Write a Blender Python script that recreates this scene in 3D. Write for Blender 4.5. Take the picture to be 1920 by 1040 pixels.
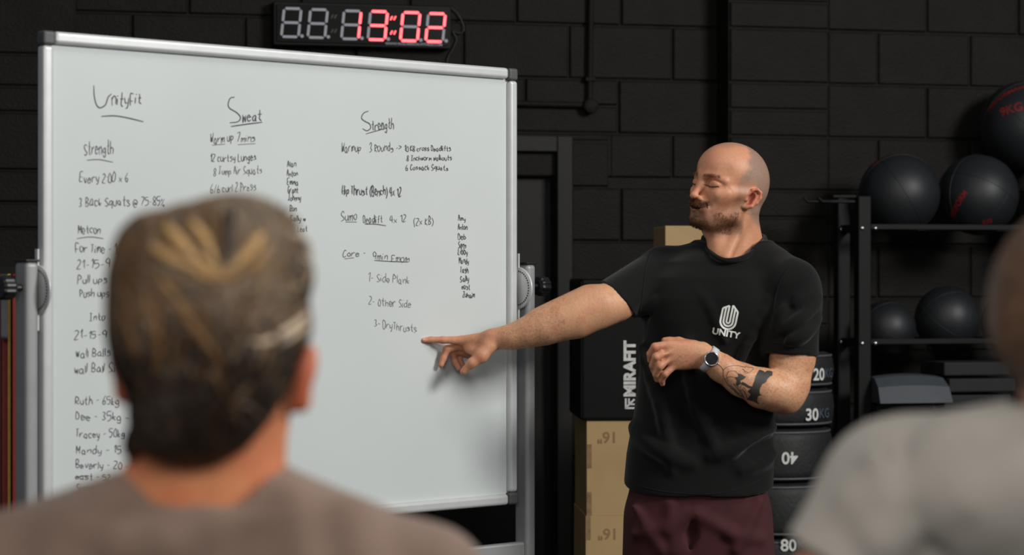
import bpy, bmesh, math, random
import numpy as np
from mathutils import Vector, Matrix
from mathutils.bvhtree import BVHTree
from mathutils.geometry import tessellate_polygon

for _o in list(bpy.data.objects):
    bpy.data.objects.remove(_o)
SC = bpy.context.scene
COL = SC.collection
R = math.radians
random.seed(7)
RNG = np.random.default_rng(11)

# ------------------------------------------------------------------ camera
FPX = 1920 * 85.0 / 36.0            # focal length in pixels of the 1920 px frame
CAM = Vector((0, 0, 1.45))
cam_d = bpy.data.cameras.new('camera')
cam = bpy.data.objects.new('camera', cam_d)
COL.objects.link(cam)
cam.location = CAM
cam.rotation_euler = (R(90), 0, 0)
cam_d.lens = 85
cam_d.sensor_width = 36
cam_d.clip_end = 60
cam_d.dof.use_dof = True
cam_d.dof.focus_distance = 7.05
cam_d.dof.aperture_fstop = 3.5
cam_d.dof.aperture_blades = 9
SC.camera = cam

# ------------------------------------------------------------------ world, lights, exposure
w = bpy.data.worlds.new('world')
SC.world = w
w.use_nodes = True
w.node_tree.nodes['Background'].inputs[0].default_value = (0.80, 0.90, 1.0, 1)
w.node_tree.nodes['Background'].inputs[1].default_value = 0.10


def area(name, loc, target, sx, sy, power, col):
    d = bpy.data.lights.new(name, 'AREA')
    d.shape = 'RECTANGLE'
    d.size = sx
    d.size_y = sy
    d.energy = power
    d.color = col
    o = bpy.data.objects.new(name, d)
    COL.objects.link(o)
    o.location = loc
    o.rotation_euler = (Vector(target) - Vector(loc)).to_track_quat('-Z', 'Y').to_euler()
    return o


area('daylight_from_roller_door', (5.6, 3.2, 4.4), (0.1, 6.3, 1.3), 2.2, 1.6, 410, (0.99, 0.985, 0.95))
area('ceiling_strip_light', (0.6, 4.6, 4.6), (0.4, 5.6, 0), 3.0, 0.5, 40, (1.0, 0.96, 0.9))
area('fill_behind_camera', (-0.3, -0.4, 3.0), (-0.2, 2.4, 1.2), 2.0, 1.0, 80, (1.0, 0.95, 0.9))  # added fill lamp behind the camera, brightens the foreground backs

SC.view_settings.view_transform = 'Standard'
SC.view_settings.look = 'None'
SC.view_settings.exposure = 0.0
SC.view_settings.gamma = 1.0
SC.view_settings.use_curve_mapping = False


# ------------------------------------------------------------------ small helpers
def lin(c):
    return tuple((x / 12.92 if x <= 0.04045 else ((x + 0.055) / 1.055) ** 2.4) for x in c)


def rgb(r, g, b):
    return lin((r / 255, g / 255, b / 255))


def P(px, py, Y):
    """a point of the photograph at depth Y in metres"""
    return Vector(((px - 960) / FPX * Y, Y, CAM.z + (520 - py) / FPX * Y))


def ray(px, py):
    return Vector(((px - 960) / FPX, 1.0, (520 - py) / FPX))


def on_plane(px, py, o, n):
    d = ray(px, py)
    t = (Vector(o) - CAM).dot(n) / d.dot(n)
    return CAM + d * t


def mat(name, col, rough=0.6, metal=0.0, var=0.12, scale=30, bump=0.0, bscale=60, attr=None, sss=0.0,
        emit=None, spec=0.5, sheen=0.0, coat=0.0):
    m = bpy.data.materials.new(name)
    m.use_nodes = True
    nt = m.node_tree
    b = nt.nodes['Principled BSDF']
    tc = nt.nodes.new('ShaderNodeTexCoord')
    nz = nt.nodes.new('ShaderNodeTexNoise')
    nz.inputs['Scale'].default_value = scale
    nz.inputs['Detail'].default_value = 5
    nt.links.new(tc.outputs['Object'], nz.inputs['Vector'])
    mp = nt.nodes.new('ShaderNodeMapRange')
    mp.inputs['From Min'].default_value = 0.3
    mp.inputs['From Max'].default_value = 0.7
    mp.inputs['To Min'].default_value = 1 - var
    mp.inputs['To Max'].default_value = 1 + var
    nt.links.new(nz.outputs['Fac'], mp.inputs['Value'])
    mx = nt.nodes.new('ShaderNodeMix')
    mx.data_type = 'RGBA'
    mx.blend_type = 'MULTIPLY'
    mx.inputs[0].default_value = 1.0
    if attr:
        at = nt.nodes.new('ShaderNodeAttribute')
        at.attribute_name = attr
        nt.links.new(at.outputs['Color'], mx.inputs[6])
    else:
        mx.inputs[6].default_value = (*col, 1)
    nt.links.new(mp.outputs[0], mx.inputs[7])
    nt.links.new(mx.outputs[2], b.inputs['Base Color'])
    b.inputs['Roughness'].default_value = rough
    b.inputs['Metallic'].default_value = metal
    b.inputs['Specular IOR Level'].default_value = spec
    if sheen:
        b.inputs['Sheen Weight'].default_value = sheen
    if coat:
        b.inputs['Coat Weight'].default_value = coat
    if sss:
        b.inputs['Subsurface Weight'].default_value = sss
        b.inputs['Subsurface Radius'].default_value = (1.0, 0.35, 0.2)
        b.inputs['Subsurface Scale'].default_value = 0.008
    if emit:
        b.inputs['Emission Color'].default_value = (*emit[0], 1)
        b.inputs['Emission Strength'].default_value = emit[1]
    if bump:
        n2 = nt.nodes.new('ShaderNodeTexNoise')
        n2.inputs['Scale'].default_value = bscale
        n2.inputs['Detail'].default_value = 6
        nt.links.new(tc.outputs['Object'], n2.inputs['Vector'])
        bp = nt.nodes.new('ShaderNodeBump')
        bp.inputs['Strength'].default_value = bump
        bp.inputs['Distance'].default_value = 0.01
        nt.links.new(n2.outputs['Fac'], bp.inputs['Height'])
        nt.links.new(bp.outputs['Normal'], b.inputs['Normal'])
    return m


def obj_from(name, me, m=None, parent=None, smooth=False):
    o = bpy.data.objects.new(name, me)
    COL.objects.link(o)
    if m:
        ms = m if isinstance(m, (list, tuple)) else [m]
        if not me.materials:
            for q in ms:
                me.materials.append(q)
    if smooth:
        me.polygons.foreach_set('use_smooth', [True] * len(me.polygons))
    if parent:
        o.parent = parent
        o.matrix_parent_inverse = Matrix.Translation(-Vector(parent.location)) if parent.type == 'EMPTY' else Matrix()
    return o


def tag(o, label=None, cat=None, group=None, kind=None):
    if label:
        o['label'] = label
    if cat:
        o['category'] = cat
    if group:
        o['group'] = group
    if kind:
        o['kind'] = kind
    return o


def empty(name, loc, label=None, cat=None, group=None, kind=None):
    o = bpy.data.objects.new(name, None)
    COL.objects.link(o)
    o.location = loc
    o.empty_display_size = 0.1
    return tag(o, label, cat, group, kind)


def pydata(name, v, f):
    me = bpy.data.meshes.new(name)
    me.from_pydata([tuple(p) for p in v], [], [tuple(q) for q in f])
    me.update()
    return me


class MB:
    """collects shapes, then links them as ONE mesh object"""

    def __init__(s):
        s.v, s.f, s.sm, s.mi = [], [], [], []
        s.cur = 0

    def add(s, v, f, smooth=False):
        n = len(s.v)
        s.v += [Vector(p) for p in v]
        s.f += [tuple(i + n for i in q) for q in f]
        s.sm += [smooth] * len(f)
        s.mi += [s.cur] * len(f)

    def box(s, c, size, ax=None, bev=0.0, seg=2):
        bm = bmesh.new()
        bmesh.ops.create_cube(bm, size=1)
        for v in bm.verts:
            v.co = Vector((v.co.x * size[0], v.co.y * size[1], v.co.z * size[2]))
        if bev:
            bmesh.ops.bevel(bm, geom=bm.edges[:], offset=bev, segments=seg, profile=0.5, affect='EDGES')
        bm.verts.index_update()
        M = ax if ax is not None else Matrix.Identity(3)
        s.add([Vector(c) + M @ v.co for v in bm.verts], [[v.index for v in f.verts] for f in bm.faces], False)
        bm.free()

    def tube(s, pts, r, n=10, cap=True, flat=None):
        pts = [Vector(p) for p in pts]
        rs = r if isinstance(r, (list, tuple)) else [r] * len(pts)
        rings = []
        up = None
        for i, p in enumerate(pts):
            d = (pts[min(i + 1, len(pts) - 1)] - pts[max(i - 1, 0)]).normalized()
            if up is None:
                up = Vector((0, 0, 1)) if abs(d.z) < 0.9 else Vector((1, 0, 0))
            a = d.cross(up).normalized()
            b = a.cross(d).normalized()
            up = b
            k = flat or 1
            rings.append([p + (a * math.cos(t) + b * math.sin(t) * k) * rs[i]
                          for t in [2 * math.pi * j / n for j in range(n)]])
        v = [q for g in rings for q in g]
        f = []
        for i in range(len(pts) - 1):
            for j in range(n):
                k = (j + 1) % n
                f.append((i * n + j, i * n + k, (i + 1) * n + k, (i + 1) * n + j))
        s.add(v, f, True)
        if cap:
            s.add(rings[0], [tuple(reversed(range(n)))])
            s.add(rings[-1], [tuple(range(n))])

    def lathe(s, c, prof, n=40, ax=None, smooth=True):
        """prof: (radius, height) list around local z"""
        M = ax if ax is not None else Matrix.Identity(3)
        v, f = [], []
        for (r, z) in prof:
            for j in range(n):
                t = 2 * math.pi * j / n
                v.append(Vector(c) + M @ Vector((r * math.cos(t), r * math.sin(t), z)))
        for i in range(len(prof) - 1):
            for j in range(n):
                k = (j + 1) % n
                f.append((i * n + j, i * n + k, (i + 1) * n + k, (i + 1) * n + j))
        s.add(v, f, smooth)

    def sweep(s, loop_pts, prof, closed=True):
        pass

    def build(s, name, m=None, parent=None, label=None):
        me = pydata(name, s.v, s.f)
        me.polygons.foreach_set('use_smooth', s.sm)
        o = obj_from(name, me, m, parent)
        if any(s.mi):
            me.polygons.foreach_set('material_index', s.mi)
        if label:
            o['label'] = label
        return o


def axes(x, z=Vector((0, 0, 1))):
    x = Vector(x).normalized()
    y = Vector(z).cross(x).normalized()
    z = x.cross(y)
    return Matrix((x, y, z)).transposed()


def grid_cut(bm, step):
    xs = [v.co.x for v in bm.verts]
    ys = [v.co.y for v in bm.verts]
    for lo, hi, nrm in ((min(xs), max(xs), (1, 0, 0)), (min(ys), max(ys), (0, 1, 0))):
        n = int((hi - lo) / step)
        for i in range(1, n + 1):
            co = Vector(nrm) * (lo + i * step)
            bmesh.ops.bisect_plane(bm, geom=bm.verts[:] + bm.edges[:] + bm.faces[:], plane_co=co, plane_no=nrm)


def text_bm(body, size, bold=0.0, step=None, align='CENTER', shear=0.0, space=1.0):
    cu = bpy.data.curves.new('lettering', 'FONT')
    cu.body = body
    cu.size = size
    cu.offset = bold
    cu.align_x = align
    cu.align_y = 'CENTER'
    cu.shear = shear
    cu.space_character = space
    o = bpy.data.objects.new('lettering', cu)
    COL.objects.link(o)
    dg = bpy.context.evaluated_depsgraph_get()
    me = bpy.data.meshes.new_from_object(o.evaluated_get(dg))
    bpy.data.objects.remove(o)
    bm = bmesh.new()
    bm.from_mesh(me)
    bpy.data.meshes.remove(me)
    bmesh.ops.remove_doubles(bm, verts=bm.verts[:], dist=1e-6)
    if step:
        grid_cut(bm, step)
    return bm


def bm_obj(name, bm, m, parent=None, fn=None, label=None):
    if fn:
        for v in bm.verts:
            v.co = fn(v.co)
    me = bpy.data.meshes.new(name)
    bm.to_mesh(me)
    bm.free()
    o = obj_from(name, me, m, parent)
    if label:
        o['label'] = label
    return o


def copy_tree(o, parent=None):
    c = o.copy()
    COL.objects.link(c)
    if parent:
        c.parent = parent
    for ch in o.children:
        copy_tree(ch, c)
    return c


# ------------------------------------------------------------------ smooth implicit bodies -> one continuous mesh
class Vol:
    BIG = 0.12

    def __init__(s, lo, hi, h):
        s.h = h
        s.lo = np.array(lo, float)
        s.n = np.ceil((np.array(hi, float) - s.lo) / h).astype(int) + 1
        s.v = np.full(s.n, s.BIG, np.float32)

    def _box(s, lo, hi, pad):
        a = np.clip(np.floor((np.array(lo) - pad - s.lo) / s.h).astype(int), 0, s.n)
        b = np.clip(np.ceil((np.array(hi) + pad - s.lo) / s.h).astype(int) + 1, 0, s.n)
        if np.any(b <= a):
            return None
        ax = [(s.lo[i] + s.h * np.arange(a[i], b[i])).astype(np.float32) for i in range(3)]
        return (slice(a[0], b[0]), slice(a[1], b[1]), slice(a[2], b[2])), \
            ax[0][:, None, None], ax[1][None, :, None], ax[2][None, None, :]

    def op(s, f, lo, hi, k=0.01, mode='u'):
        q = s._box(lo, hi, k + 4 * s.h)
        if q is None:
            return
        sl, x, y, z = q
        d = f(x, y, z)
        v = s.v[sl]
        if mode == 'u':
            r = np.minimum(v, d)
            if k > 0:
                h = np.maximum(k - np.abs(v - d), 0) / k
                r = r - h * h * k * 0.25
        else:                       # 's' : carve d away
            d = -d
            r = np.maximum(v, d)
            if k > 0:
                h = np.maximum(k - np.abs(v - d), 0) / k
                r = r + h * h * k * 0.25
        s.v[sl] = r

    def cone(s, a, b, ra, rb, k=0.01, mode='u', cut=None):
        a = np.array(a, float)
        b = np.array(b, float)
        ba = b - a
        L2 = float(ba @ ba) + 1e-12
        rm = max(ra, rb)

        def f(x, y, z):
            px, py, pz = x - a[0], y - a[1], z - a[2]
            t = np.clip((px * ba[0] + py * ba[1] + pz * ba[2]) / L2, 0, 1)
            d = np.sqrt((px - t * ba[0]) ** 2 + (py - t * ba[1]) ** 2 + (pz - t * ba[2]) ** 2) - (ra + (rb - ra) * t)
            if cut is not None:
                for (c, nn) in cut:
                    d = np.maximum(d, (x - c[0]) * nn[0] + (y - c[1]) * nn[1] + (z - c[2]) * nn[2])
            return d
        s.op(f, np.minimum(a, b) - rm, np.maximum(a, b) + rm, k, mode)

    def chain(s, pts, rs, k=0.006, mode='u'):
        for i in range(len(pts) - 1):
            s.cone(pts[i], pts[i + 1], rs[i], rs[i + 1], k, mode)

    def ell(s, c, r, k=0.01, mode='u', M=None):
        c = np.array(c, float)
        r = np.array(r, float)
        M = np.eye(3) if M is None else np.array(M)
        rm = max(r)

        def f(x, y, z):
            px, py, pz = x - c[0], y - c[1], z - c[2]
            u = M[0, 0] * px + M[1, 0] * py + M[2, 0] * pz
            v = M[0, 1] * px + M[1, 1] * py + M[2, 1] * pz
            ww = M[0, 2] * px + M[1, 2] * py + M[2, 2] * pz
            k0 = np.sqrt((u / r[0]) ** 2 + (v / r[1]) ** 2 + (ww / r[2]) ** 2)
            k1 = np.sqrt((u / r[0] ** 2) ** 2 + (v / r[1] ** 2) ** 2 + (ww / r[2] ** 2) ** 2) + 1e-9
            return k0 * (k0 - 1) / k1
        ext = np.sqrt(((M * r[None, :]) ** 2).sum(1))
        s.op(f, c - ext, c + ext, k, mode)

    def loft(s, kz, cx, cy, a, b, k=0.02, mode='u', p=2.3, cap=None):
        """stack of super-ellipses along z (kz ascending)"""
        kz = np.array(kz, float)

        def f(x, y, z):
            zz = z[0, 0]
            X0, Y0 = np.interp(zz, kz, cx), np.interp(zz, kz, cy)
            A, B = np.interp(zz, kz, a), np.interp(zz, kz, b)
            q = (np.abs((x - X0) / A) ** p + np.abs((y - Y0) / B) ** p) ** (1 / p)
            d = (q - 1) * np.minimum(A, B)
            d = np.maximum(d, np.maximum(kz[0] - z, z - kz[-1]))
            return np.maximum(d, cap(x, y, z)) if cap else d
        lo = [min(np.array(cx) - np.array(a)), min(np.array(cy) - np.array(b)), kz[0]]
        hi = [max(np.array(cx) + np.array(a)), max(np.array(cy) + np.array(b)), kz[-1]]
        s.op(f, lo, hi, k, mode)

    def arrays(s):
        v = s.v
        v[0], v[-1], v[:, 0], v[:, -1], v[:, :, 0], v[:, :, -1] = [s.BIG] * 6
        ins = v < 0
        c = np.zeros(np.array(v.shape) - 1, np.uint8)
        for i in (0, 1):
            for j in (0, 1):
                for k in (0, 1):
                    c += ins[i:v.shape[0] - 1 + i, j:v.shape[1] - 1 + j, k:v.shape[2] - 1 + k]
        ids = np.argwhere((c > 0) & (c < 8))
        idx = np.full(c.shape, -1, np.int32)
        idx[ids[:, 0], ids[:, 1], ids[:, 2]] = np.arange(len(ids))
        acc = np.zeros((len(ids), 3))
        cnt = np.zeros(len(ids))
        cor = [np.array((i, j, k)) for i in (0, 1) for j in (0, 1) for k in (0, 1)]
        for p in cor:
            for ax in range(3):
                if p[ax]:
                    continue
                q = p.copy()
                q[ax] = 1
                A, B = ids + p, ids + q
                va = v[A[:, 0], A[:, 1], A[:, 2]].astype(float)
                vb = v[B[:, 0], B[:, 1], B[:, 2]].astype(float)
                m = (va < 0) != (vb < 0)
                t = np.where(m, va / np.where(m, va - vb, 1), 0)
                acc += np.where(m[:, None], p + (q - p) * t[:, None], 0)
                cnt += m
        verts = s.lo + s.h * (ids + acc / cnt[:, None])
        faces = []
        for ax in range(3):
            a1, a2 = (ax + 1) % 3, (ax + 2) % 3
            sl0 = [slice(None)] * 3
            sl1 = [slice(None)] * 3
            sl0[ax], sl1[ax] = slice(0, -1), slice(1, None)
            A, B = ins[tuple(sl0)], ins[tuple(sl1)]
            e = np.argwhere(A != B)
            e = e[(e[:, a1] > 0) & (e[:, a2] > 0)]
            sg = A[e[:, 0], e[:, 1], e[:, 2]]
            d1 = np.zeros(3, int)
            d1[a1] = 1
            d2 = np.zeros(3, int)
            d2[a2] = 1
            g = lambda o: idx[o[:, 0], o[:, 1], o[:, 2]]
            q = np.stack([g(e - d1 - d2), g(e - d2), g(e), g(e - d1)], 1)
            q = np.where(sg[:, None], q, q[:, ::-1])
            faces.append(q)
        return verts, np.concatenate(faces)


def relax(v, f, n=2, lam=0.5):
    e = np.concatenate([f[:, [0, 1]], f[:, [1, 2]], f[:, [2, 3]], f[:, [3, 0]]])
    for _ in range(n):
        acc = np.zeros_like(v)
        cnt = np.zeros(len(v))
        np.add.at(acc, e[:, 0], v[e[:, 1]])
        np.add.at(cnt, e[:, 0], 1)
        np.add.at(acc, e[:, 1], v[e[:, 0]])
        np.add.at(cnt, e[:, 1], 1)
        v = v + lam * (acc / np.maximum(cnt, 1)[:, None] - v)
    return v


def join(parts):
    V, F, n = [], [], 0
    for v, f in parts:
        V.append(v)
        F.append(f + n)
        n += len(v)
    return np.concatenate(V), np.concatenate(F)


def sdf_obj(name, v, f, m, parent=None, cols=None):
    me = bpy.data.meshes.new(name)
    me.vertices.add(len(v))
    me.vertices.foreach_set('co', np.ascontiguousarray(v, np.float32).ravel())
    me.loops.add(f.size)
    me.loops.foreach_set('vertex_index', np.ascontiguousarray(f, np.int32).ravel())
    me.polygons.add(len(f))
    me.polygons.foreach_set('loop_start', np.arange(0, f.size, 4, dtype=np.int32))
    me.polygons.foreach_set('loop_total', np.full(len(f), 4, np.int32))
    me.polygons.foreach_set('use_smooth', np.ones(len(f), bool))
    me.update(calc_edges=True)
    me.validate()
    if cols is not None:
        at = me.color_attributes.new('Col', 'FLOAT_COLOR', 'POINT')
        c4 = np.ones((len(v), 4), np.float32)
        c4[:, :3] = cols
        at.data.foreach_set('color', c4.ravel())
    return obj_from(name, me, m, parent)


def sstep(a, b, x):
    t = np.clip((x - a) / (b - a), 0, 1)
    return t * t * (3 - 2 * t)


def vnoise(p, s, seed=0):
    """cheap smooth value noise on points"""
    q = p * s + seed * 17.3
    i = np.floor(q).astype(int)
    fr = q - i
    fr = fr * fr * (3 - 2 * fr)

    def hsh(a):
        n = (a[:, 0] * 374761393 + a[:, 1] * 668265263 + a[:, 2] * 2147483647 + seed * 1013) & 0xffffffff
        n = ((n ^ (n >> 13)) * 1274126177) & 0xffffffff
        return ((n ^ (n >> 16)) & 0xffff) / 65535.0
    r = 0
    for a in (0, 1):
        for b in (0, 1):
            for c in (0, 1):
                wgt = (fr[:, 0] if a else 1 - fr[:, 0]) * (fr[:, 1] if b else 1 - fr[:, 1]) * (fr[:, 2] if c else 1 - fr[:, 2])
                r = r + wgt * hsh(i + np.array((a, b, c)))
    return r


def mixc(c, col, m):
    return c * (1 - m[:, None]) + np.array(col)[None, :] * m[:, None]


def spline(pts, n=8):
    """Catmull-Rom through 2-D or 3-D points"""
    P_ = [np.array(p, float) for p in pts]
    if len(P_) < 3:
        return P_
    out = []
    Q = [2 * P_[0] - P_[1]] + P_ + [2 * P_[-1] - P_[-2]]
    for i in range(1, len(Q) - 2):
        for j in range(n):
            t = j / n
            a, b, c, d = Q[i - 1], Q[i], Q[i + 1], Q[i + 2]
            out.append(0.5 * (2 * b + (c - a) * t + (2 * a - 5 * b + 4 * c - d) * t * t + (3 * b - a - 3 * c + d) * t ** 3))
    out.append(P_[-1])
    return out


# ------------------------------------------------------------------ materials
M_WALL = mat('black_masonry_paint', rgb(27, 25, 22), 0.6, var=0.14, scale=9, bump=0.35, bscale=90, spec=0.12)
M_FLOOR = mat('black_rubber_floor', rgb(38, 38, 39), 0.8, var=0.25, scale=120, bump=0.15, bscale=200)
M_DOOR = mat('black_door_paint', rgb(28, 26, 25), 0.55, var=0.1, scale=12, bump=0.05, spec=0.25)
M_BLACK = mat('black_plastic', rgb(22, 22, 23), 0.42, var=0.08, scale=40)
M_STEEL = mat('black_powder_coat', rgb(19, 19, 19), 0.55, spec=0.2, var=0.1, scale=50, bump=0.05, bscale=300)
M_ALU = mat('satin_aluminium', rgb(200, 202, 202), 0.4, 0.25, var=0.04, scale=20)
M_POST = mat('grey_painted_post', rgb(150, 151, 152), 0.5, 0.25, var=0.05, scale=14)
M_CAP = mat('grey_corner_plastic', rgb(72, 72, 74), 0.5, var=0.08)
M_BOARD = mat('white_enamel', rgb(199, 204, 204), 0.28, var=0.02, scale=3, spec=0.35)
M_INK = mat('black_marker_ink', rgb(70, 71, 74), 0.6, var=0.3, scale=80)
M_INKL = mat('faint_marker_ink', rgb(112, 113, 114), 0.6, var=0.3, scale=80)
M_CHROME = mat('bright_bolt_steel', rgb(190, 190, 190), 0.25, 1.0, var=0.03)
M_WHITE = mat('white_print', rgb(216, 218, 214), 0.6, var=0.04)
M_PRINTG = mat('blue_grey_print', rgb(72, 82, 96), 0.6, var=0.06)

# ------------------------------------------------------------------ wall (turned about 14 degrees from the camera's view)
WO = Vector((0, 9.978, 0))
UD = Vector((0.9703, 0.2419, 0))
ND = Vector((0.2419, -0.9703, 0))
ZU = Vector((0, 0, 1))
WM = Matrix((UD, -ND, ZU)).transposed()


def wl(u, w_, z):
    return WO + UD * u + ND * w_ + ZU * z


def wuz(px, py, w_=0.0):
    """(u, z) on the wall plane standing w_ proud of the wall"""
    p = on_plane(px, py, WO + ND * w_, ND)
    return (p - WO).dot(UD), p.z


def wu(px, w_=0.0):
    return wuz(px, 520, w_)[0]


wall = MB()
JT = 0.007


def block(u0, u1, z0, z1, w_):
    j = JT / 2
    b = 0.007
    d = 0.014
    jit = [random.uniform(-0.0012, 0.0012) for _ in range(4)]
    w_ = w_ + random.uniform(-0.002, 0.002)
    o = [(u0 + j, z0 + j + jit[0]), (u1 - j, z0 + j + jit[1]), (u1 - j, z1 - j + jit[2]), (u0 + j, z1 - j + jit[3])]
    i = [(u0 + j + b, z0 + j + b), (u1 - j - b, z0 + j + b), (u1 - j - b, z1 - j - b), (u0 + j + b, z1 - j - b)]
    mid = [((p[0] * .65 + q[0] * .35), (p[1] * .65 + q[1] * .35)) for p, q in zip(o, i)]
    v = [wl(p[0], w_ - d, p[1]) for p in o] + [wl(p[0], w_ - b * .45, p[1]) for p in mid] + [wl(p[0], w_, p[1]) for p in i]
    f = []
    for r in (0, 4):
        for k in range(4):
            n = (k + 1) % 4
            f.append((r + k, r + n, r + 4 + n, r + 4 + k))
    f.append((8, 9, 10, 11))
    wall.add(v, f)


def course(z0, z1, ua, ub, joints, w_):
    js = sorted([q for q in joints if ua + 0.03 < q < ub - 0.03])
    e = [ua] + js + [ub]
    for a, b in zip(e[:-1], e[1:]):
        block(a, b, z0, z1, w_)


H = 0.225
U_L, U_PL, U_P, U_PR, U_R = -4.6, wu(143, .14), wu(1368, .16), wu(1555, .16), 5.6
DU1 = wu(1070)                       # outer right edge of the door frame
DU0 = DU1 - 1.02
DZ = 2.035
jA = [wu(1067) + k * 0.45 for k in range(-12, 12)]
jB = [q + 0.225 for q in jA]
zt = 2.5 + 2 * H
k = 0
z1 = zt
while z1 > 0.05:
    z0 = max(0.0, z1 - H)
    joints = jA if (round((2.5 - z1) / H) % 2 == 0) else jB
    segs = [(U_PL - 0.05, U_P + 0.05)]
    if z0 < DZ - 0.12:
        segs = [(U_PL - 0.05, DU0), (DU1, U_P + 0.05)]
    for a, b in segs:
        if abs(z1 - 2.275) < .02:      # cut blocks over the door lintel
            uj = wu(1160)
            course(z0, z1, uj, b, [q for q in joints if q > uj + .1], 0)
            course(z0 + 0.115, z1, a, uj, [wu(985)], 0)
            course(z0, z0 + 0.115, a, uj, [], -0.002)
        elif abs(z1 - 2.05) < .02:
            ul = wu(1143)
            course(z0 + 0.04 - .225 * 0, z1, ul, b, [q for q in joints if q > ul + .1], 0)
            course(z1 - 0.035, z1, a, ul, [], 0.004)
            course(z0, z1 - 0.035, DU1, ul + .0, [], 0)
            if a < DU0:
                course(z0, z1 - .035, a, DU0, [q for q in joints if q < DU0 - .1], 0)
            course(z0, z0 + 0.04, ul, b, [], -0.001) if False else None
        else:
            course(z0, z1, a, b, joints, 0)
    z1 -= H
# right-hand wall, a little in front, and the pier
rj_a = wu(1646, .14)
rj_b = wu(1738, .14)
z1 = 2.4875 + 2 * H
i = 0
while z1 > 0.05:
    z0 = max(0.0, z1 - H)
    odd = round((2.4875 - z1) / H) % 2
    js = [(rj_a if not odd else rj_b) + k * 0.4225 for k in range(-2, 13)]
    course(z0, z1, U_PR, U_R, js, 0.14)
    if odd:
        zm = z1 - 0.1125
        block(U_P, U_PR, zm, z1, 0.158)
        block(U_P, U_PR, z0, zm, 0.158)
    else:
        block(U_P, U_PR, z0, z1, 0.158)
    z1 -= H
# left-hand pier
z1 = 2.54 + 2 * H
while z1 > 0.05:
    z0 = max(0.0, z1 - H)
    if round((2.54 - z1) / H) % 2:
        for a in (U_PL - .45, U_PL - .9):
            block(a, a + .45, z0 + .1, z1, 0.14)
            block(a, a + .45, z0, z0 + .1, 0.14)
        course(z0, z1, U_L, U_PL - .9, [U_L + .45 * q for q in range(1, 9)], 0.14)
    else:
        course(z0, z1, U_L, U_PL, [U_PL - .45 * q for q in range(1, 9)], 0.14)
    z1 -= H
ztop = 2.5 + 2 * H


def slab(u0, u1, w0, w1, z0=0.0, z1=None):
    z1 = z1 or ztop
    c = wl((u0 + u1) / 2, (w0 + w1) / 2, (z0 + z1) / 2)
    wall.box(c, (u1 - u0, w1 - w0, z1 - z0), WM)


slab(U_L, DU0, -0.25, -0.013)
slab(DU1, U_R, -0.25, -0.013)
slab(DU0, DU1, -0.25, -0.013, DZ)
slab(U_P, U_PR, -0.02, 0.148)
slab(U_PR, U_R, -0.02, 0.128)
slab(U_L, U_PL, -0.02, 0.128)
tag(wall.build('wall_back', M_WALL), kind='structure')

fl = MB()
fl.box((0.4, 5.5, -0.05), (13, 15, 0.1))
tag(fl.build('floor', M_FLOOR), kind='structure')

# ------------------------------------------------------------------ door in the wall
dr = empty('door_1', wl((DU0 + DU1) / 2, 0, 0), kind='structure')
m = MB()
fw = 0.066
m.box(wl(DU1 - fw / 2, -0.04, DZ / 2), (fw, 0.15, DZ), WM, 0.004)
m.box(wl(DU0 + fw / 2, -0.04, DZ / 2), (fw, 0.15, DZ), WM, 0.004)
m.box(wl((DU0 + DU1) / 2, -0.04, DZ - fw / 2), (DU1 - DU0 - 2 * fw, 0.146, fw), WM, 0.004)
m.build('door_frame', M_DOOR, dr)
m = MB()
m.box(wl((DU0 + DU1) / 2, -0.075, (DZ - fw) / 2), (DU1 - DU0 - 2 * fw - .008, 0.045, DZ - fw - .008), WM, 0.003)
m.build('door_leaf', M_DOOR, dr)

# ------------------------------------------------------------------ conduit and junction box on the wall
ju, jz = wuz(1107, 199, .03)
cd = empty('electrical_conduit', wl(ju, 0.02, jz), 'black painted conduit with round junction box on the block wall above the door', 'conduit')
m = MB()
m.lathe(wl(ju, 0.0, jz), [(0.0, 0.046), (0.026, 0.046), (0.031, 0.042), (0.032, 0.0)], 28, Matrix((UD, ZU, ND)).transposed())
m.build('junction_box', M_WALL, cd)
m = MB()
u2, _ = wuz(1110, 0, .02)
m.tube([wl(ju, 0.018, jz + .02), wl(ju + .002, .018, jz + .2), wl(u2, .018, ztop)], 0.0125, 12)
m.build('vertical_pipe', M_WALL, cd)
m = MB()
m.tube([wl(ju - .02, 0.016, jz + .005), wl(ju - .55, .016, jz + .007)], 0.0125, 12)
m.build('horizontal_pipe', M_WALL, cd)
m = MB()
cu_, cz = wuz(1112, 149, .02)
m.box(wl(ju + .001, 0.018, cz), (0.046, 0.036, 0.016), WM, 0.003)
m.build('pipe_clip', M_WALL, cd)

# ------------------------------------------------------------------ LED wall clock
W_CL = 0.075


def cl(px, py, w_=W_CL):
    u, z = wuz(px, py, w_)
    return u, z


u0, zt0 = cl(513, 1.5)
u1, _z = cl(847, 12)
_, zb0 = cl(513, 84)
zc0, zc1 = zb0, zt0
clk = empty('wall_clock', wl((u0 + u1) / 2, .0, (zc0 + zc1) / 2), 'black digital LED wall clock with red 13:02 above the whiteboard', 'clock')
M_CLK = mat('clock_housing', rgb(17, 16, 16), 0.5, var=0.05, spec=0.2)
M_SCR = mat('smoked_clock_face', rgb(12, 10, 10), 0.3, var=0.03, spec=0.15)
M_SEGOFF = mat('unlit_segment', rgb(168, 168, 178), 0.5, var=0.04)
M_SEGON = mat('lit_red_segment', rgb(255, 90, 90), 0.5, var=0.0, emit=((1.0, 0.085, 0.10), 3.2))
M_DOTOFF = mat('unlit_colon', rgb(52, 50, 50), 0.5, var=0.04)
m = MB()
m.box(wl((u0 + u1) / 2, W_CL / 2 - .004, (zc0 + zc1) / 2), (u1 - u0, W_CL - .008, zc1 - zc0), WM, 0.006)
m.build('housing', M_CLK, clk)
m = MB()
fr = 0.012
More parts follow.
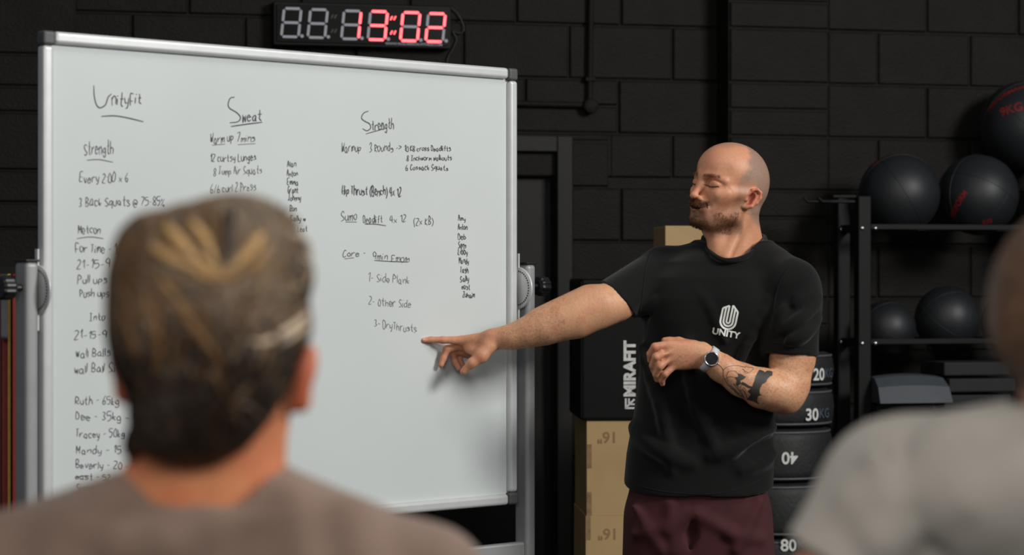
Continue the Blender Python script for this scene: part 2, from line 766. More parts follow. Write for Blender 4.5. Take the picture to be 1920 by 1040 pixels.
m.box(wl((u0 + u1) / 2, W_CL - .004, (zc0 + zc1) / 2), (u1 - u0 - 2 * fr, .008, zc1 - zc0 - 2 * fr), WM, 0.002)
m.build('face', M_SCR, clk)


def poly(mb, pts, w_a, w_b):
    """flat raised shape in the (u,z) plane of the wall"""
    n = len(pts)
    v = [wl(p[0], w_a, p[1]) for p in pts] + [wl(p[0], w_b, p[1]) for p in pts]
    f = [tuple(range(n, 2 * n))] + [(i, (i + 1) % n, n + (i + 1) % n, n + i) for i in range(n)]
    mb.add(v, f)


SEG = {'a': ((0, 1), (1, 1)), 'b': ((1, 1), (1, .5)), 'c': ((1, .5), (1, 0)), 'd': ((0, 0), (1, 0)),
       'e': ((0, .5), (0, 0)), 'f': ((0, 1), (0, .5)), 'g': ((0, .5), (1, .5))}
LIT = {'8': '', '1': 'bc', '3': 'abcdg', '0': 'abcdef', '2': 'abged'}


def seg_digit(xl, yt, yb, wd, lit):
    ua, za = cl(xl, yb)
    ub, _q = cl(xl + wd, yb)
    _q, zb = cl(xl, yt)
    th = 0.0105
    W_, H_ = ub - ua, zb - za
    sl = 0.1 * H_
    mb = MB()
    for nm, (p, q) in SEG.items():
        mb.cur = 1 if nm in lit else 0
        a = Vector((ua + p[0] * W_ + p[1] * sl, za + p[1] * H_))
        b = Vector((ua + q[0] * W_ + q[1] * sl, za + q[1] * H_))
        d = (b - a).normalized()
        n = Vector((-d.y, d.x))
        a += d * .0035
        b -= d * .0035
        h = th / 2
        pts = [a, a + d * h * .8 + n * h, b - d * h * .8 + n * h, b, b - d * h * .8 - n * h, a + d * h * .8 - n * h]
        poly(mb, pts, W_CL - .001, W_CL + .0012)
    mb.cur = 0
    c = (ub + .0145, za + .004)
    poly(mb, [(c[0] + .0068 * math.cos(t), c[1] + .0068 * math.sin(t)) for t in np.linspace(0, 2 * math.pi, 15)[:-1]], W_CL - .001, W_CL + .001)
    mb.build('digit', [M_SEGOFF, M_SEGON], clk)


for (xb, yt, yb, wd, ch) in ((527.5, 15.5, 68.5, 32, '8'), (577, 17.5, 70, 32, '8'), (640, 20, 72.5, 32, '1'),
                             (689.5, 21, 74, 32, '3'), (750.5, 23, 76, 32, '0'), (798, 25, 77.5, 32, '2')):
    seg_digit(xb, yt, yb, wd, LIT[ch])
for (x, ys, on) in ((625.5, (31, 58), 0), (736.5, (34, 61), 1)):
    for y in ys:
        mb = MB()
        for dx in (-3.2, 3.2):
            a, za = cl(x + dx - 1.2, y + 3.2)
            b, zb = cl(x + dx + 2.2, y - 3.2)
            t = .0026
            poly(mb, [(a - t, za), (a + t, za - .001), (b + t, zb), (b - t, zb + .001)], W_CL - .001, W_CL + .0012)
        mb.build('colon_dot', M_SEGON if on else M_DOTOFF, clk)
uu, zz = cl(776, 83)
bm = text_bm('WWW.WOLVERSON-FITNESS.COM', 0.0135, 0.0002)
xs = [v.co.x for v in bm.verts]
sx = 0.235 / (max(xs) - min(xs))
bm_obj('web_address', bm, M_SEGOFF, clk, lambda c: wl(uu + c.x * sx, W_CL + .0006, zz + c.y))
m = MB()
pts = [(846, 15), (858, 26), (869, 47), (868, 60), (858, 62), (848, 58), (856, 72), (851, 88), (840, 108), (838, 130)]
m.tube([wl(*[(q[0], .012, q[1]) for q in [cl(p[0], p[1], .012)]][0]) for p in spline(pts, 5)], 0.003, 8)
m.build('cable', M_BLACK, clk)


# ------------------------------------------------------------------ mobile whiteboard (turned about 43 degrees)
BA = Vector((-1.099, 5.63, 0))
BB = Vector((0.007, 6.67, 0))
BW = (BB - BA).length
BD = (BB - BA).normalized()
BN = Vector((BD.y, -BD.x, 0))
BZ0, BZ1 = 0.826, 2.025
BM = Matrix((BD, -BN, ZU)).transposed()


def bl(u, w_, z):
    return BA + BD * u + BN * w_ + ZU * z


def buz(px, py, w_=0.0):
    p = on_plane(px, py, BA + BN * w_, BN)
    return (p - BA).dot(BD), p.z


wb = empty('whiteboard', (BA.x * .5 + BB.x * .5, BA.y * .5 + BB.y * .5, 0), 'large revolving whiteboard with handwritten workout lists on a grey stand', 'whiteboard')
m = MB()
m.box(bl(BW / 2, -0.006, (BZ0 + BZ1) / 2), (BW - .02, .012, BZ1 - BZ0 - .02), BM)
m.build('panel', M_BOARD, wb)
FT = 0.03
cap = 0.034
for nm, c, sz in (('top_rail', (BW / 2, 0, BZ1 - FT / 2), (BW - 2 * cap, .03, FT)), ('bottom_rail', (BW / 2, 0, BZ0 + FT / 2), (BW - 2 * cap, .03, FT)),
                  ('side_rail', (FT / 2, 0, (BZ0 + BZ1) / 2), (FT, .03, BZ1 - BZ0 - 2 * cap)), ('side_rail', (BW - FT / 2, 0, (BZ0 + BZ1) / 2), (FT, .03, BZ1 - BZ0 - 2 * cap))):
    m = MB()
    m.box(bl(*c), sz, BM, 0.009, 4)
    m.build(nm, M_ALU, wb)
for u in (cap / 2, BW - cap / 2):
    for z in (BZ0 + cap / 2, BZ1 - cap / 2):
        m = MB()
        m.box(bl(u, 0, z), (cap, .033, cap), BM, 0.007, 4)
        m.build('corner_cap', M_CAP, wb)
# stand
PT = 1.487
PIV = 1.426
for s, u in ((-1, -0.033), (1, BW + 0.045)):
    p = MB()
    p.box(bl(u, -0.005, PT / 2 + .05), (.036, .054, PT - .1), BM, 0.012, 4)
    p.build('post', M_POST, wb)
    p = MB()
    p.box(bl(u, -0.005, PT + .002), (.037, .055, .006), BM, 0.002)
    p.build('post_cap', M_BLACK, wb)
    axm = Matrix((BN, ZU, BD)).transposed()
    p = MB()
    ub = -0.008 if s < 0 else BW + .012
    p.lathe(bl(ub - .003, -.0, PIV - .005), [(0, .0), (.056, .0), (.058, .002), (.058, .005), (.05, .007), (0, .007)], 40, axm)
    p.box(bl(ub, 0.0, PIV - .005), (.005, .012, .19), BM, 0.001)
    for k in range(19):
        t = -R(80) + R(160) * k / 18
        p.cur = 1
        p.lathe(bl(ub + (-.0045 if s > 0 else .0045) * 0 - .004, .047 * math.cos(t), PIV - .005 + .047 * math.sin(t)), [(0, .0), (.0022, 0), (.0022, .0125), (0, .0125)], 8, axm)
    p.build('pivot_plate', [M_ALU, M_BLACK], wb)
    p = MB()
    uk = u + s * .018
    p.tube([bl(ub, 0, PIV), bl(uk + s * .03, 0, PIV)], .008, 12)
    ax2 = Matrix((BN, ZU * s, BD * s)).transposed()
    prof = []
    n = 40
    v, f = [], []
    for (rr, zz_) in ((0.0, .02), (.016, .02), (.024, .024), (.026, .03), (.026, .052), (.022, .057), (0.0, .057)):
        for j in range(n):
            t = 2 * math.pi * j / n
            q = rr * (1 + (.07 if (j // 2) % 2 else 0) * (1 if .02 < rr else 0))
            v.append(bl(uk, 0, PIV) + ax2 @ Vector((q * math.cos(t), q * math.sin(t), zz_)))
    for i in range(6):
        for j in range(n):
            kk = (j + 1) % n
            f.append((i * n + j, i * n + kk, (i + 1) * n + kk, (i + 1) * n + j))
    p.add(v, f)
    p.build('pivot_knob', M_BLACK, wb)
    p = MB()
    p.box(bl(u, -0.005, .075), (.05, .56, .05), BM, 0.008)
    p.build('foot', M_POST, wb)
    for q in (-.25, .25):
        cst = MB()
        cst.lathe(bl(u + .014, -.005 + q, .025), [(0, -.012), (.02, -.012), (.0245, -.008), (.0245, .008), (.02, .012), (0, .012)], 24, axm)
        cst.box(bl(u, -.005 + q, .046), (.03, .034, .012), BM, .002)
        cst.build('castor', M_BLACK, wb)
m = MB()
m.box(bl(BW / 2, -.005, .694), (BW + .066, .03, .05), BM, .006)
m.build('crossbar', M_POST, wb)

# ------------------------------------------------------------------ handwriting: single-stroke letters
G = {}
for ln in '''a 45 26 04 12 32 45/45 42 52
b 09 05 02/05 26 44 32 12 03
c 45 26 05 03 22 42
d 45 26 04 12 32 44/49 46 42
e 04 44 35 16 04 12 32 43
f 48 39 28 25 22/06 46
g 45 26 04 13 33 45/46 41 20 01
h 09 05 02/04 26 45 42
i 06 04 02/08 18
j 26 23 21 00/28 38
k 09 05 02/35 04 32
l 09 05 02
m 06 02/04 16 25 22/24 46 55 52
n 06 02/04 26 45 42
o 26 05 03 22 43 45 26
p 06 03 00/05 26 45 33 03
q 45 26 04 13 44/46 43 40
r 06 04 02/04 26 46
s 45 26 05 34 43 22 02
t 29 26 23 32 42/06 46
u 06 03 22 43 46/46 42
v 06 22 46
w 06 12 25 32 46
x 06 42/46 02
y 06 13 33/46 31 10
z 06 46 02 42
A 02 29 42/15 35
B 02 09 38 36 05/05 44 32 02
C 48 29 05 12 32 43
D 02 09 38 45 32 02
E 49 09 05 02 42/05 35
F 49 09 05 02/05 35
G 48 29 05 12 42 45 25
H 09 05 02/49 45 42/05 45
I 09 49/29 25 22/02 42
J 09 49/29 23 12 03
K 09 05 02/49 05 42
L 09 05 02 42
M 02 09 25 49 42
N 02 09 42 49
P 02 05 09 38 46 05
O 29 06 03 22 43 47 29
R 02 05 09 38 46 05 42
S 48 29 07 25 43 22 02
T 09 49/29 25 22
U 09 03 22 43 49
W 09 12 26 32 49
Z 09 49 02 42
0 29 06 03 22 43 47 29
1 07 29 25 22
2 08 29 47 02 42
3 08 29 37 25 43 22 02
4 19 05 45/39 35 32
5 49 09 06 36 44 22 02
6 39 05 12 32 44 25 04
7 09 49 12
8 29 07 25 43 22 03 25 47 29
9 47 29 07 25 46/48 45 42
- 05 35
: 06 16/03 13
' 09 18
. 02 12
/ 02 49
( 29 06 03 20
) 09 26 23 00
> 07 45 03
@ 34 25 14 23 34 43 56 28 06 03 21 41
% 48 02/08 17 06 08/33 42 31 22 33'''.split('\n'):
    ch, d = ln[0], ln[2:]
    G[ch] = [[(int(p[0]), int(p[1])) for p in st.split()] for st in d.split('/')]


def strokes(body, rnd, slant=0.06):
    """strokes in units where cap height = 7; returns list of point lists and total width"""
    x = 0.0
    out = []
    for ch in body:
        if ch == ' ':
            x += 3.2
            continue
        g = G[ch]
        wd = max(p[0] for st in g for p in st)
        dy = rnd.uniform(-.6, .6)
        sc = rnd.uniform(.82, 1.12)
        for st in g:
            pts = [(x + (p[0] + rnd.uniform(-.5, .5)) * .9, ((p[1] - 2) + rnd.uniform(-.5, .5)) * sc + dy) for p in st]
            pts = [(a + b * slant, b) for a, b in pts]
            out.append(spline(pts, 4) if len(pts) > 2 else [np.array(q) for q in pts])
        x += wd * .9 + 1.7
    return out, x - 1.7


def ribbon(mb, pts, width, w0):
    """pts: (u,z) on the board"""
    P_ = [np.array(p, float) for p in pts]
    n = len(P_)
    v = []
    for i in range(n):
        d = P_[min(i + 1, n - 1)] - P_[max(i - 1, 0)]
        L = math.hypot(*d) or 1
        nn = np.array((-d[1], d[0])) / L
        t = i / max(n - 1, 1)
        h = width / 2 * (1.0 - .35 * abs(2 * t - 1) ** 4)
        a, b = P_[i] + nn * h, P_[i] - nn * h
        v += [bl(a[0], w0, a[1]), bl(b[0], w0, b[1])]
    f = [(2 * i, 2 * i + 1, 2 * i + 3, 2 * i + 2) for i in range(n - 1)]
    mb.add(v, f)


def pix_ribbon(mb, pts, width=0.0026, sm=True):
    q = spline(pts, 6) if sm and len(pts) > 2 else pts
    ribbon(mb, [buz(p[0], p[1], .0008) for p in q], width, .0008)


def write(mb, body, x0, y0, x1, y1, cap_px, width=0.0026):
    rnd = random.Random(hash(body) % 1 if False else sum(ord(c) * (i + 3) for i, c in enumerate(body)) + int(x0))
    st, W_ = strokes(body, rnd)
    for s_ in st:
        pts = []
        for (a, b) in s_:
            t = a / W_
            pts.append((x0 + (x1 - x0) * t, y0 + (y1 - y0) * t - b / 7 * cap_px))
        ribbon(mb, [buz(p[0], p[1], .0008) for p in pts], width, .0008)


def line(mt, body, x0, y0, x1, y1, cap_px, width=0.0020):
    q = MB()
    write(q, body, x0, y0, x1, y1, cap_px, width)
    q.build('handwritten_line', mt, wb)


def underline(mt, pts, width=0.0020):
    q = MB()
    pix_ribbon(q, pts, width)
    q.build('pen_stroke', mt, wb)


underline(M_INK, [(176, 160), (177, 180), (181, 196), (188, 202), (198, 196), (203, 182), (209, 176)], .003)
line(M_INK, 'nityFit', 210, 198, 265, 196, 24, .0028)
underline(M_INK, [(190, 218), (215, 217), (240, 221), (269, 228)], .003)
line(M_INK, 'Strength', 158, 290, 212, 289, 24)
underline(M_INK, [(163, 300), (186, 299), (212, 304)])
line(M_INK, "Every 2:00 x 6", 150, 341, 240, 341, 18)
line(M_INK, '3 Back Squats @ 75-85%', 148, 385, 308, 385, 16)
line(M_INK, 'Metcon', 147, 437, 188, 437, 17)
underline(M_INK, [(144, 447), (170, 444), (194, 447)])
line(M_INK, 'For Time - 10min', 142, 473, 246, 473, 17)
underline(M_INK, [(214, 476), (230, 474), (248, 475)])
line(M_INK, '21-15-9', 144, 503, 205, 501, 15)
line(M_INK, 'Pull ups', 146, 531, 200, 531, 15)
line(M_INK, 'Push ups', 150, 557, 203, 556, 15)
line(M_INK, 'Into', 168, 602, 196, 600, 14)
line(M_INK, '21-15-9', 140, 635, 199, 633, 15)
line(M_INK, 'wall Balls', 142, 669, 206, 667, 16)
line(M_INK, 'wall Ball Sit', 140, 699, 224, 696, 16)
line(M_INK, 'Ruth - 65kg', 142, 757, 222, 758, 15)
line(M_INK, 'Dee - 35kg - 5', 142, 786, 256, 789, 15)
line(M_INK, 'Tracey - 50kg - 5', 142, 819, 256, 820, 15)
line(M_INK, 'Mandy - 15 - 5', 143, 850, 256, 850, 14)
line(M_INK, 'Beverly - 20 - 70', 142, 877, 262, 879, 14)
line(M_INK, 'east - 52', 142, 897, 206, 898, 11)
underline(M_INK, [(143, 894), (155, 892), (166, 891)])
line(M_INK, 'Simon', 143, 917, 176, 917, 12)
underline(M_INK, [(440, 182), (432, 184), (428, 195), (431, 203), (444, 211), (451, 220), (446, 228), (431, 230)], .003)
line(M_INK, 'weat', 455, 227, 490, 226, 22, .003)
underline(M_INK, [(433, 237), (460, 233), (492, 229)], .003)
line(M_INK, 'Warm up', 395, 268, 437, 266, 17)
line(M_INK, '7mins', 445, 266, 478, 265, 15)
underline(M_INK, [(398, 272), (422, 270)])
underline(M_INK, [(446, 271), (479, 269)])
line(M_INK, '12 curtsy Lunges', 395, 303, 480, 300, 15)
line(M_INKL, '8 Jump Air Squats', 401, 328, 491, 325, 15)
line(M_INKL, '6/6 curl 2 Press', 395, 362, 480, 355, 16)
for (b, a, y, c) in (('Alan', 539, 312, 555), ('Anton', 538, 330, 558), ('Emma', 539, 346, 559), ('Grant', 540, 361, 559),
                     ('Johnny', 541, 376, 564), ('Ron', 544, 395, 556), ('Sally w', 545, 414, 573), ('S- Leat', 548, 434, 576)):
    line(M_INK, b, a, y, c, y, 11, .0021)
underline(M_INK, [(691, 208), (682, 212), (678, 221), (684, 227), (693, 232), (695, 240), (688, 245), (680, 241)], .0028)
line(M_INK, 'trength', 697, 243, 738, 242, 20, .0026)
underline(M_INK, [(686, 251), (703, 246), (722, 241)], .0022)
line(M_INK, 'Warmup', 641, 285, 676, 283, 16)
line(M_INK, '3 Rounds ->', 693, 284, 752, 283, 16)
line(M_INK, '10 KB cross Deadlifts', 759, 283, 845, 282, 10, .0023)
line(M_INK, '8 Inchworm walkouts', 763, 301, 847, 300, 10, .0023)
line(M_INK, '6 Cossack Squats', 761, 318, 840, 319, 10, .0023)
line(M_INK, 'Hip Thrust (Bench) 4x 12', 642, 365, 752, 367, 18, .003)
line(M_INK, 'Sumo', 640, 415, 669, 412, 18)
line(M_INK, 'Deadlift', 681, 418, 717, 417, 15)
line(M_INK, '4x 12', 731, 417, 761, 416, 13)
line(M_INK, '(2x KB)', 776, 422, 812, 421, 14)
underline(M_INK, [(648, 416), (669, 416)], .0022)
underline(M_INK, [(684, 420), (704, 420), (724, 423)], .0022)
line(M_INK, 'Core -', 643, 480, 685, 479, 13)
line(M_INK, '9min', 699, 487, 727, 487, 15)
line(M_INK, 'Emom', 735, 489, 767, 490, 13)
underline(M_INK, [(646, 485), (664, 483)], .0022)
underline(M_INK, [(702, 488), (735, 490), (766, 491)], .0022)
line(M_INKL, '1- Side Plank', 691, 526, 767, 531, 15)
line(M_INKL, '2- Other Side', 692, 571, 770, 577, 16)
line(M_INKL, '3- DryThrusts', 702, 612, 781, 623, 15)
for (b, a, y, c) in (('Amy', 859, 413, 873), ('Anton', 859, 430, 876), ('Deb', 859, 448, 873), ('Sens', 860, 463, 874), ('Libby', 859, 476, 877),
                     ('Mandy', 861, 493, 879), ('Tash', 863, 510, 878), ('Sally', 863, 527, 879), ('east', 866, 541, 881), ('Zuhaim', 868, 557, 890)):
    line(M_INK, b, a, y, c, y + 1, 11, .0023)



# ------------------------------------------------------------------ plyometric boxes
M_PLY = mat('birch_plywood', rgb(176, 146, 101), 0.6, var=0.08, scale=6, bump=0.05, bscale=30)
M_PLYE = mat('plywood_edge', rgb(136, 106, 70), 0.6, var=0.25, scale=40)
M_PRN = mat('burnt_print', rgb(138, 110, 75), 0.7, var=0.05)
M_SOFT = mat('black_vinyl', rgb(18, 17, 17), 0.6, spec=0.15, var=0.08, scale=20, bump=0.08, bscale=200)
M_FADE = mat('white_vinyl_print', rgb(205, 203, 200), 0.6, var=0.12, scale=60)
BXD = Vector((math.cos(R(3.3)), math.sin(R(3.3)), 0))
BXN = Vector((BXD.y, -BXD.x, 0))       # towards the camera
BXM = Matrix((BXD, -BXN, ZU)).transposed()
BX0 = P(1098, 520, 8.65)
BX0.z = 0


def bx(a, b, z):
    return BX0 + BXD * a - BXN * b + ZU * z


def plyo(z0, hgt, wd, dp, a0, b0, label, txt=None, tp=None):
    """wooden jump box: four walls with finger joints, lid, hand slot"""
    e = empty('plyo_box', bx(a0 + wd / 2, b0 + dp / 2, z0), label, 'box', 'wooden plyo boxes')
    t = .018
    m = MB()
    m.box(bx(a0 + wd / 2, b0 + t / 2, z0 + hgt / 2), (wd, t, hgt), BXM, .0015)
    m.build('panel', M_PLY, e)
    m = MB()
    m.box(bx(a0 + wd / 2, b0 + dp - t / 2, z0 + hgt / 2), (wd, t, hgt), BXM, .0015)
    m.build('panel', M_PLY, e)
    m = MB()
    m.box(bx(a0 + t / 2, b0 + dp / 2, z0 + hgt / 2), (t - .0004, dp - 2 * t, hgt), BXM, .0015)
    m.build('side_panel', M_PLY, e)
    m = MB()
    m.box(bx(a0 + wd - t / 2, b0 + dp / 2, z0 + hgt / 2), (t - .0004, dp - 2 * t, hgt), BXM, .0015)
    m.build('side_panel', M_PLY, e)
    m = MB()
    m.box(bx(a0 + wd / 2, b0 + dp / 2, z0 + hgt - t / 2 - .001), (wd - 2 * t, dp - 2 * t, t), BXM, .001)
    m.build('lid', M_PLY, e)
    n = max(2, round(hgt / .085))
    for i in range(0, n, 2):
        for q in (a0 + .009, a0 + wd - .009):
            m = MB()
            m.box(bx(q, b0 - .0002, z0 + (i + .5) * hgt / n), (.018, .002, hgt / n), BXM)
            m.build('finger_joint', M_PLYE, e)
    if txt:
        bm = text_bm(txt, tp[2], .0012)
        bm_obj('printed_height', bm, M_PRN, e, lambda c: bx(a0 + tp[0] - c.x, b0 - .0007, z0 + tp[1] - c.y))
    return e


S_BX = FPX / 8.65
zA = 1.45 - (967 - 520) / S_BX
zB = 1.45 - (788 - 520) / S_BX
zC = zB + .508
plyo(0, zA, .51, .5, 0, 0, 'wooden plyo box with upside-down 16, lowest of the stack behind the man', '16"', ((1140 - 1098) / S_BX, zA - (1000 - 967) / S_BX, .055))
plyo(zA, zB - zA, .51, .5, 0.004, .004, 'wooden plyo box with upside-down 16, between the lower box and the black box', '16"', ((1137 - 1098) / S_BX, (zB - zA) - (819 - 788) / S_BX, .055))
fb = empty('foam_plyo_box', bx(.25, .25, zB), 'black soft plyo box with white vertical lettering on top of two wooden boxes', 'box')
m = MB()
m.box(bx(.25, .25, (zB + zC) / 2), (.535, .52, zC - zB), BXM, .012, 3)
m.build('foam_body', M_SOFT, fb)
m = MB()
for a in (-.0165, .5165):
    m.tube([bx(a, -.009, zB + .012), bx(a, -.009, zC - .012)], .0025, 6)
m.tube([bx(-.012, -.009, zC - .002), bx(.512, -.009, zC - .002)], .0025, 6)
m.build('seam', M_SOFT, fb)
bm = text_bm('MIRAFIT', .053, .0026, align='LEFT')
xs = [v.co.x for v in bm.verts]
L = (743 - 638) / S_BX
kx = L / (max(xs) - min(xs))
ax_, az_ = (1181.5 - 1098) / S_BX, 1.45 - (743 - 520) / S_BX
bm_obj('brand_lettering', bm, M_FADE, fb, lambda c: bx(ax_ - c.y * 1.06, -.0115, az_ + (c.x - min(xs)) * kx))
m = MB()
# the mark under the lettering: a corner bracket with a diagonal and two short bars


def mk(x, y):
    return bx((x - 1098) / S_BX, -.0117, 1.45 - (y - 520) / S_BX)


for (a, b, w_) in (((1173, 746.5), (1173, 766), 3.4), ((1171.5, 764.6), (1190.5, 764.6), 3.4), ((1173, 764), (1189.5, 748), 3.6), ((1179, 746.5), (1179, 756), 3.2), ((1182, 757.5), (1190.5, 757.5), 3.2)):
    d = Vector((b[0] - a[0], b[1] - a[1])).normalized()
    q = Vector((-d.y, d.x)) * w_ / 2
    m.add([mk(a[0] + q.x, a[1] + q.y), mk(a[0] - q.x, a[1] - q.y), mk(b[0] - q.x, b[1] - q.y), mk(b[0] + q.x, b[1] + q.y)], [(0, 1, 2, 3)])
m.build('brand_mark', M_FADE, fb)
plyo(zC, .19, .34, .36, (1252 - 1098) / S_BX, .06, 'pale wooden plyo box lying on the black box, showing over his shoulder')

# ------------------------------------------------------------------ strongman sandbags
M_BAG = mat('black_sandbag_canvas', rgb(27, 27, 28), 0.62, var=0.15, scale=25, bump=0.2, bscale=70)
M_PIPING = mat('grey_bag_piping', rgb(84, 86, 90), 0.5, var=0.05)
YS = 9.25
SB = FPX / YS


def bag(py_top, py_bot, px_c, r_px, label, num=None, kg=None, tx=None, ty=None, flip=False, rims=True):
    z0, z1 = 1.45 - (py_bot - 520) / SB, 1.45 - (py_top - 520) / SB
    z0 = max(z0, 0)
    r = r_px / SB
    c = P(px_c, 520, YS)
    c.z = z0
    e = empty('sandbag', c, label, 'sandbag', 'stacked black sandbags')
    h = z1 - z0
    e_ = min(.045, h * .3)
    prof = [(0, 0), (r * .86, 0)]
    for t in np.linspace(-90, 0, 6):
        prof.append((r - e_ + e_ * math.cos(R(t)) - .004, e_ + e_ * math.sin(R(t))))
    prof.append((r, h * .5))
    for t in np.linspace(0, 90, 6):
        prof.append((r - e_ + e_ * math.cos(R(t)) - .004, h - e_ + e_ * math.sin(R(t))))
    prof += [(r * .8, h + .0), (0, h - .002)]
    m = MB()
    m.lathe(c, prof, 56)
    rnd = random.Random(int(py_top))
    m.v = [p + Vector((rnd.uniform(-1, 1), rnd.uniform(-1, 1), 0)) * .0012 for p in m.v]
    m.build('bag_body', M_BAG, e)
    for zz_ in (h - e_ * .35, e_ * .35):
        m = MB()
        rr = r - e_ * .28
        m.tube([c + Vector((rr * math.cos(t), rr * math.sin(t), zz_)) for t in np.linspace(0, 2 * math.pi, 57)], .0045, 6, False)
        m.build('piping', M_PIPING, e)
    if num:
        base = math.atan2(-1, (tx - px_c) / r_px / math.sqrt(max(.02, 1 - ((tx - px_c) / r_px) ** 2)))

        def wrap(co, off, zoff):
            x, y = co.x, co.y
            if flip:
                x, y = -x, -y
            t = base + (x + off) / r
            return c + Vector(((r + .0018) * math.cos(t), (r + .0018) * math.sin(t), zt0_ + y + zoff))
        zt0_ = 1.45 - (ty - 520) / FPX * (YS - r * .85) - z0
        bm_obj('weight_number', text_bm(num, .062, .0013, .01), M_WHITE, e, lambda co: wrap(co, 0, 0))
        if kg:
            bm_obj('weight_unit', text_bm(kg, .05, .0005, .01), M_PRINTG, e, lambda co: wrap(co, .068, .004))
    return e


bag(998, 1110, 1452, 112, 'black sandbag marked 80KG in white, below the bag without a number', '80', 'KG', 1466, 1021)
bag(1110, 1240, 1452, 116, 'black sandbag at the bottom of the stack behind the man')
bag(897, 998, 1452, 113, 'black sandbag with grey piping and no number, between 40 and 80')
bag(797, 897, 1450, 111, 'black sandbag with an upside-down 40 behind his hip', '40', None, 1468, 856, True)
bag(724, 797, 1454, 109, 'black sandbag marked 30KG behind his elbow', '30', 'KG', 1511, 778)
bag(658, 724, 1456, 107, 'black sandbag with a half hidden 20, topmost of the stack', '20', 'KG', 1525, 703)

# ------------------------------------------------------------------ ball rack in front of the right-hand wall
WR = 0.62                                   # distance of the front posts from the left-hand wall plane
WRB = 0.40


def rk(px, py, w_):
    u, z = wuz(px, py, w_)
    return u, z


ru, _ = rk(1617, 640, WR)
rz1 = rk(1617, 368, WR)[1]
rack = empty('storage_rack', wl(ru + .8, (WR + WRB) / 2, 0), 'black steel storage rack of balls and mats on the right', 'rack')
RL = 1.75
PW = .054
for u in (ru, ru + RL):
    for w_ in (WR, WRB):
        m = MB()
        m.box(wl(u, w_, rz1 / 2), (PW, PW, rz1), WM, .004)
        m.build('post', M_STEEL, rack)
zs1 = rk(1640, 428, WR)[1]
zs2 = rk(1640, 643, WR)[1]
zs3 = rk(1640, 838, WR)[1]
for z in (zs1, zs2):
    for w_ in (WR, WRB):
        m = MB()
        m.box(wl(ru + RL / 2, w_ + (.012 if w_ == WR else -.012), z + .006), (RL - PW, .026, .022), WM, .003)
        m.build('rail', M_STEEL, rack)
for z in (zs3, .16):
    m = MB()
    m.box(wl(ru + RL / 2, (WR + WRB) / 2, z), (RL - PW - .002, WR - WRB + .03, .024), WM, .003)
    m.build('shelf', M_STEEL, rack)
for u in (ru, ru + RL):
    for z in (zs1, zs2, zs3, .16):
        m = MB()
        m.box(wl(u, (WR + WRB) / 2, z), (.03, WR - WRB - PW, .034), WM, .003)
        m.build('cross_brace', M_STEEL, rack)
axN = Matrix((UD, ZU, ND)).transposed()
for z in (zs1, zs2):
    for (u, w_) in ((ru - .012, WR + PW / 2), (ru + .045, WR + PW / 2 - .001), (ru - .012, WRB + PW / 2)):
        m = MB()
        m.lathe(wl(u, w_, z), [(0, .007), (.006, .007), (.0085, .004), (.0085, 0)], 12, axN)
        m.build('bolt', M_CHROME, rack)
# hooked arm bracket at the top of the rack
ha, hz = rk(1505, 374, WR)
m = MB()
hb = ru - PW / 2
m.box(wl((ha + hb) / 2 + .03, WR - .02, hz - .006), (hb - ha - .06, .05, .012), WM, .003)
m.box(wl(hb - .05, WR - .02, hz + .014), (.1, .052, .012), WM, .003)
m.build('arm_bracket', M_STEEL, rack)
for x in (1505, 1532):
    a, z = rk(x, 374, WR)
    m = MB()
    m.tube([wl(a, WR + .01, z + .008), wl(a + .018, WR + .01, z - .008), wl(a + .06, WR + .01, z - .008)], .006, 8)
    m.build('bracket_lip', M_STEEL, rack)

M_BALL = mat('black_ball_leatherette', rgb(27, 29, 32), 0.5, var=0.1, scale=12, bump=0.06, bscale=250)
M_RED = mat('red_ball_print', rgb(128, 22, 24), 0.6, var=0.2, scale=80)


def ball(c, r, label, rot, marks=(), group='black balls on the rack'):
    e = empty('medicine_ball', c, label, 'ball', group)
    bm = bmesh.new()
    bmesh.ops.create_icosphere(bm, subdivisions=5, radius=r)
    o = bm_obj('ball_cover', bm, M_BALL, e, lambda q: c + q)
    o.data.polygons.foreach_set('use_smooth', [True] * len(o.data.polygons))
    Mx = Matrix.Rotation(R(rot[0]), 3, 'X') @ Matrix.Rotation(R(rot[1]), 3, 'Y') @ Matrix.Rotation(R(rot[2]), 3, 'Z')
    m = MB()
    for q in (Matrix.Identity(3), Matrix.Rotation(R(90), 3, 'X'), Matrix.Rotation(R(90), 3, 'Y')):
        m.tube([c + Mx @ q @ Vector((r * 1.0005 * math.cos(t), r * 1.0005 * math.sin(t), 0)) for t in np.linspace(0, 2 * math.pi, 73)], .0014, 6, False)
    m.build('seam', M_BALL, e)
    view = (CAM - c).normalized()
    rt = Vector((0, 0, 1)).cross(view).normalized()
    up = view.cross(rt)
    for (body, size, x, y, ang, nm) in marks:       # x, y: place on the visible disc in radii
        bm = text_bm(body, size, .001, .012)
        zz_ = math.sqrt(max(0, 1 - x * x - y * y))
        nrm = (rt * x + up * y + view * zz_).normalized()
        t1 = (rt - nrm * rt.dot(nrm)).normalized()
        t2 = nrm.cross(t1)
        ca, sa = math.cos(R(ang)), math.sin(R(ang))

        def fn(q):
            a, b = q.x * ca - q.y * sa, q.x * sa + q.y * ca
            return c + (nrm * r + t1 * a + t2 * b).normalized() * (r * 1.004)
        bm_obj(nm, bm, M_RED, e, fn)
    return e


def on_w(px, py, w_):
    u, z = wuz(px, py, w_)
    return wl(u, w_, z)


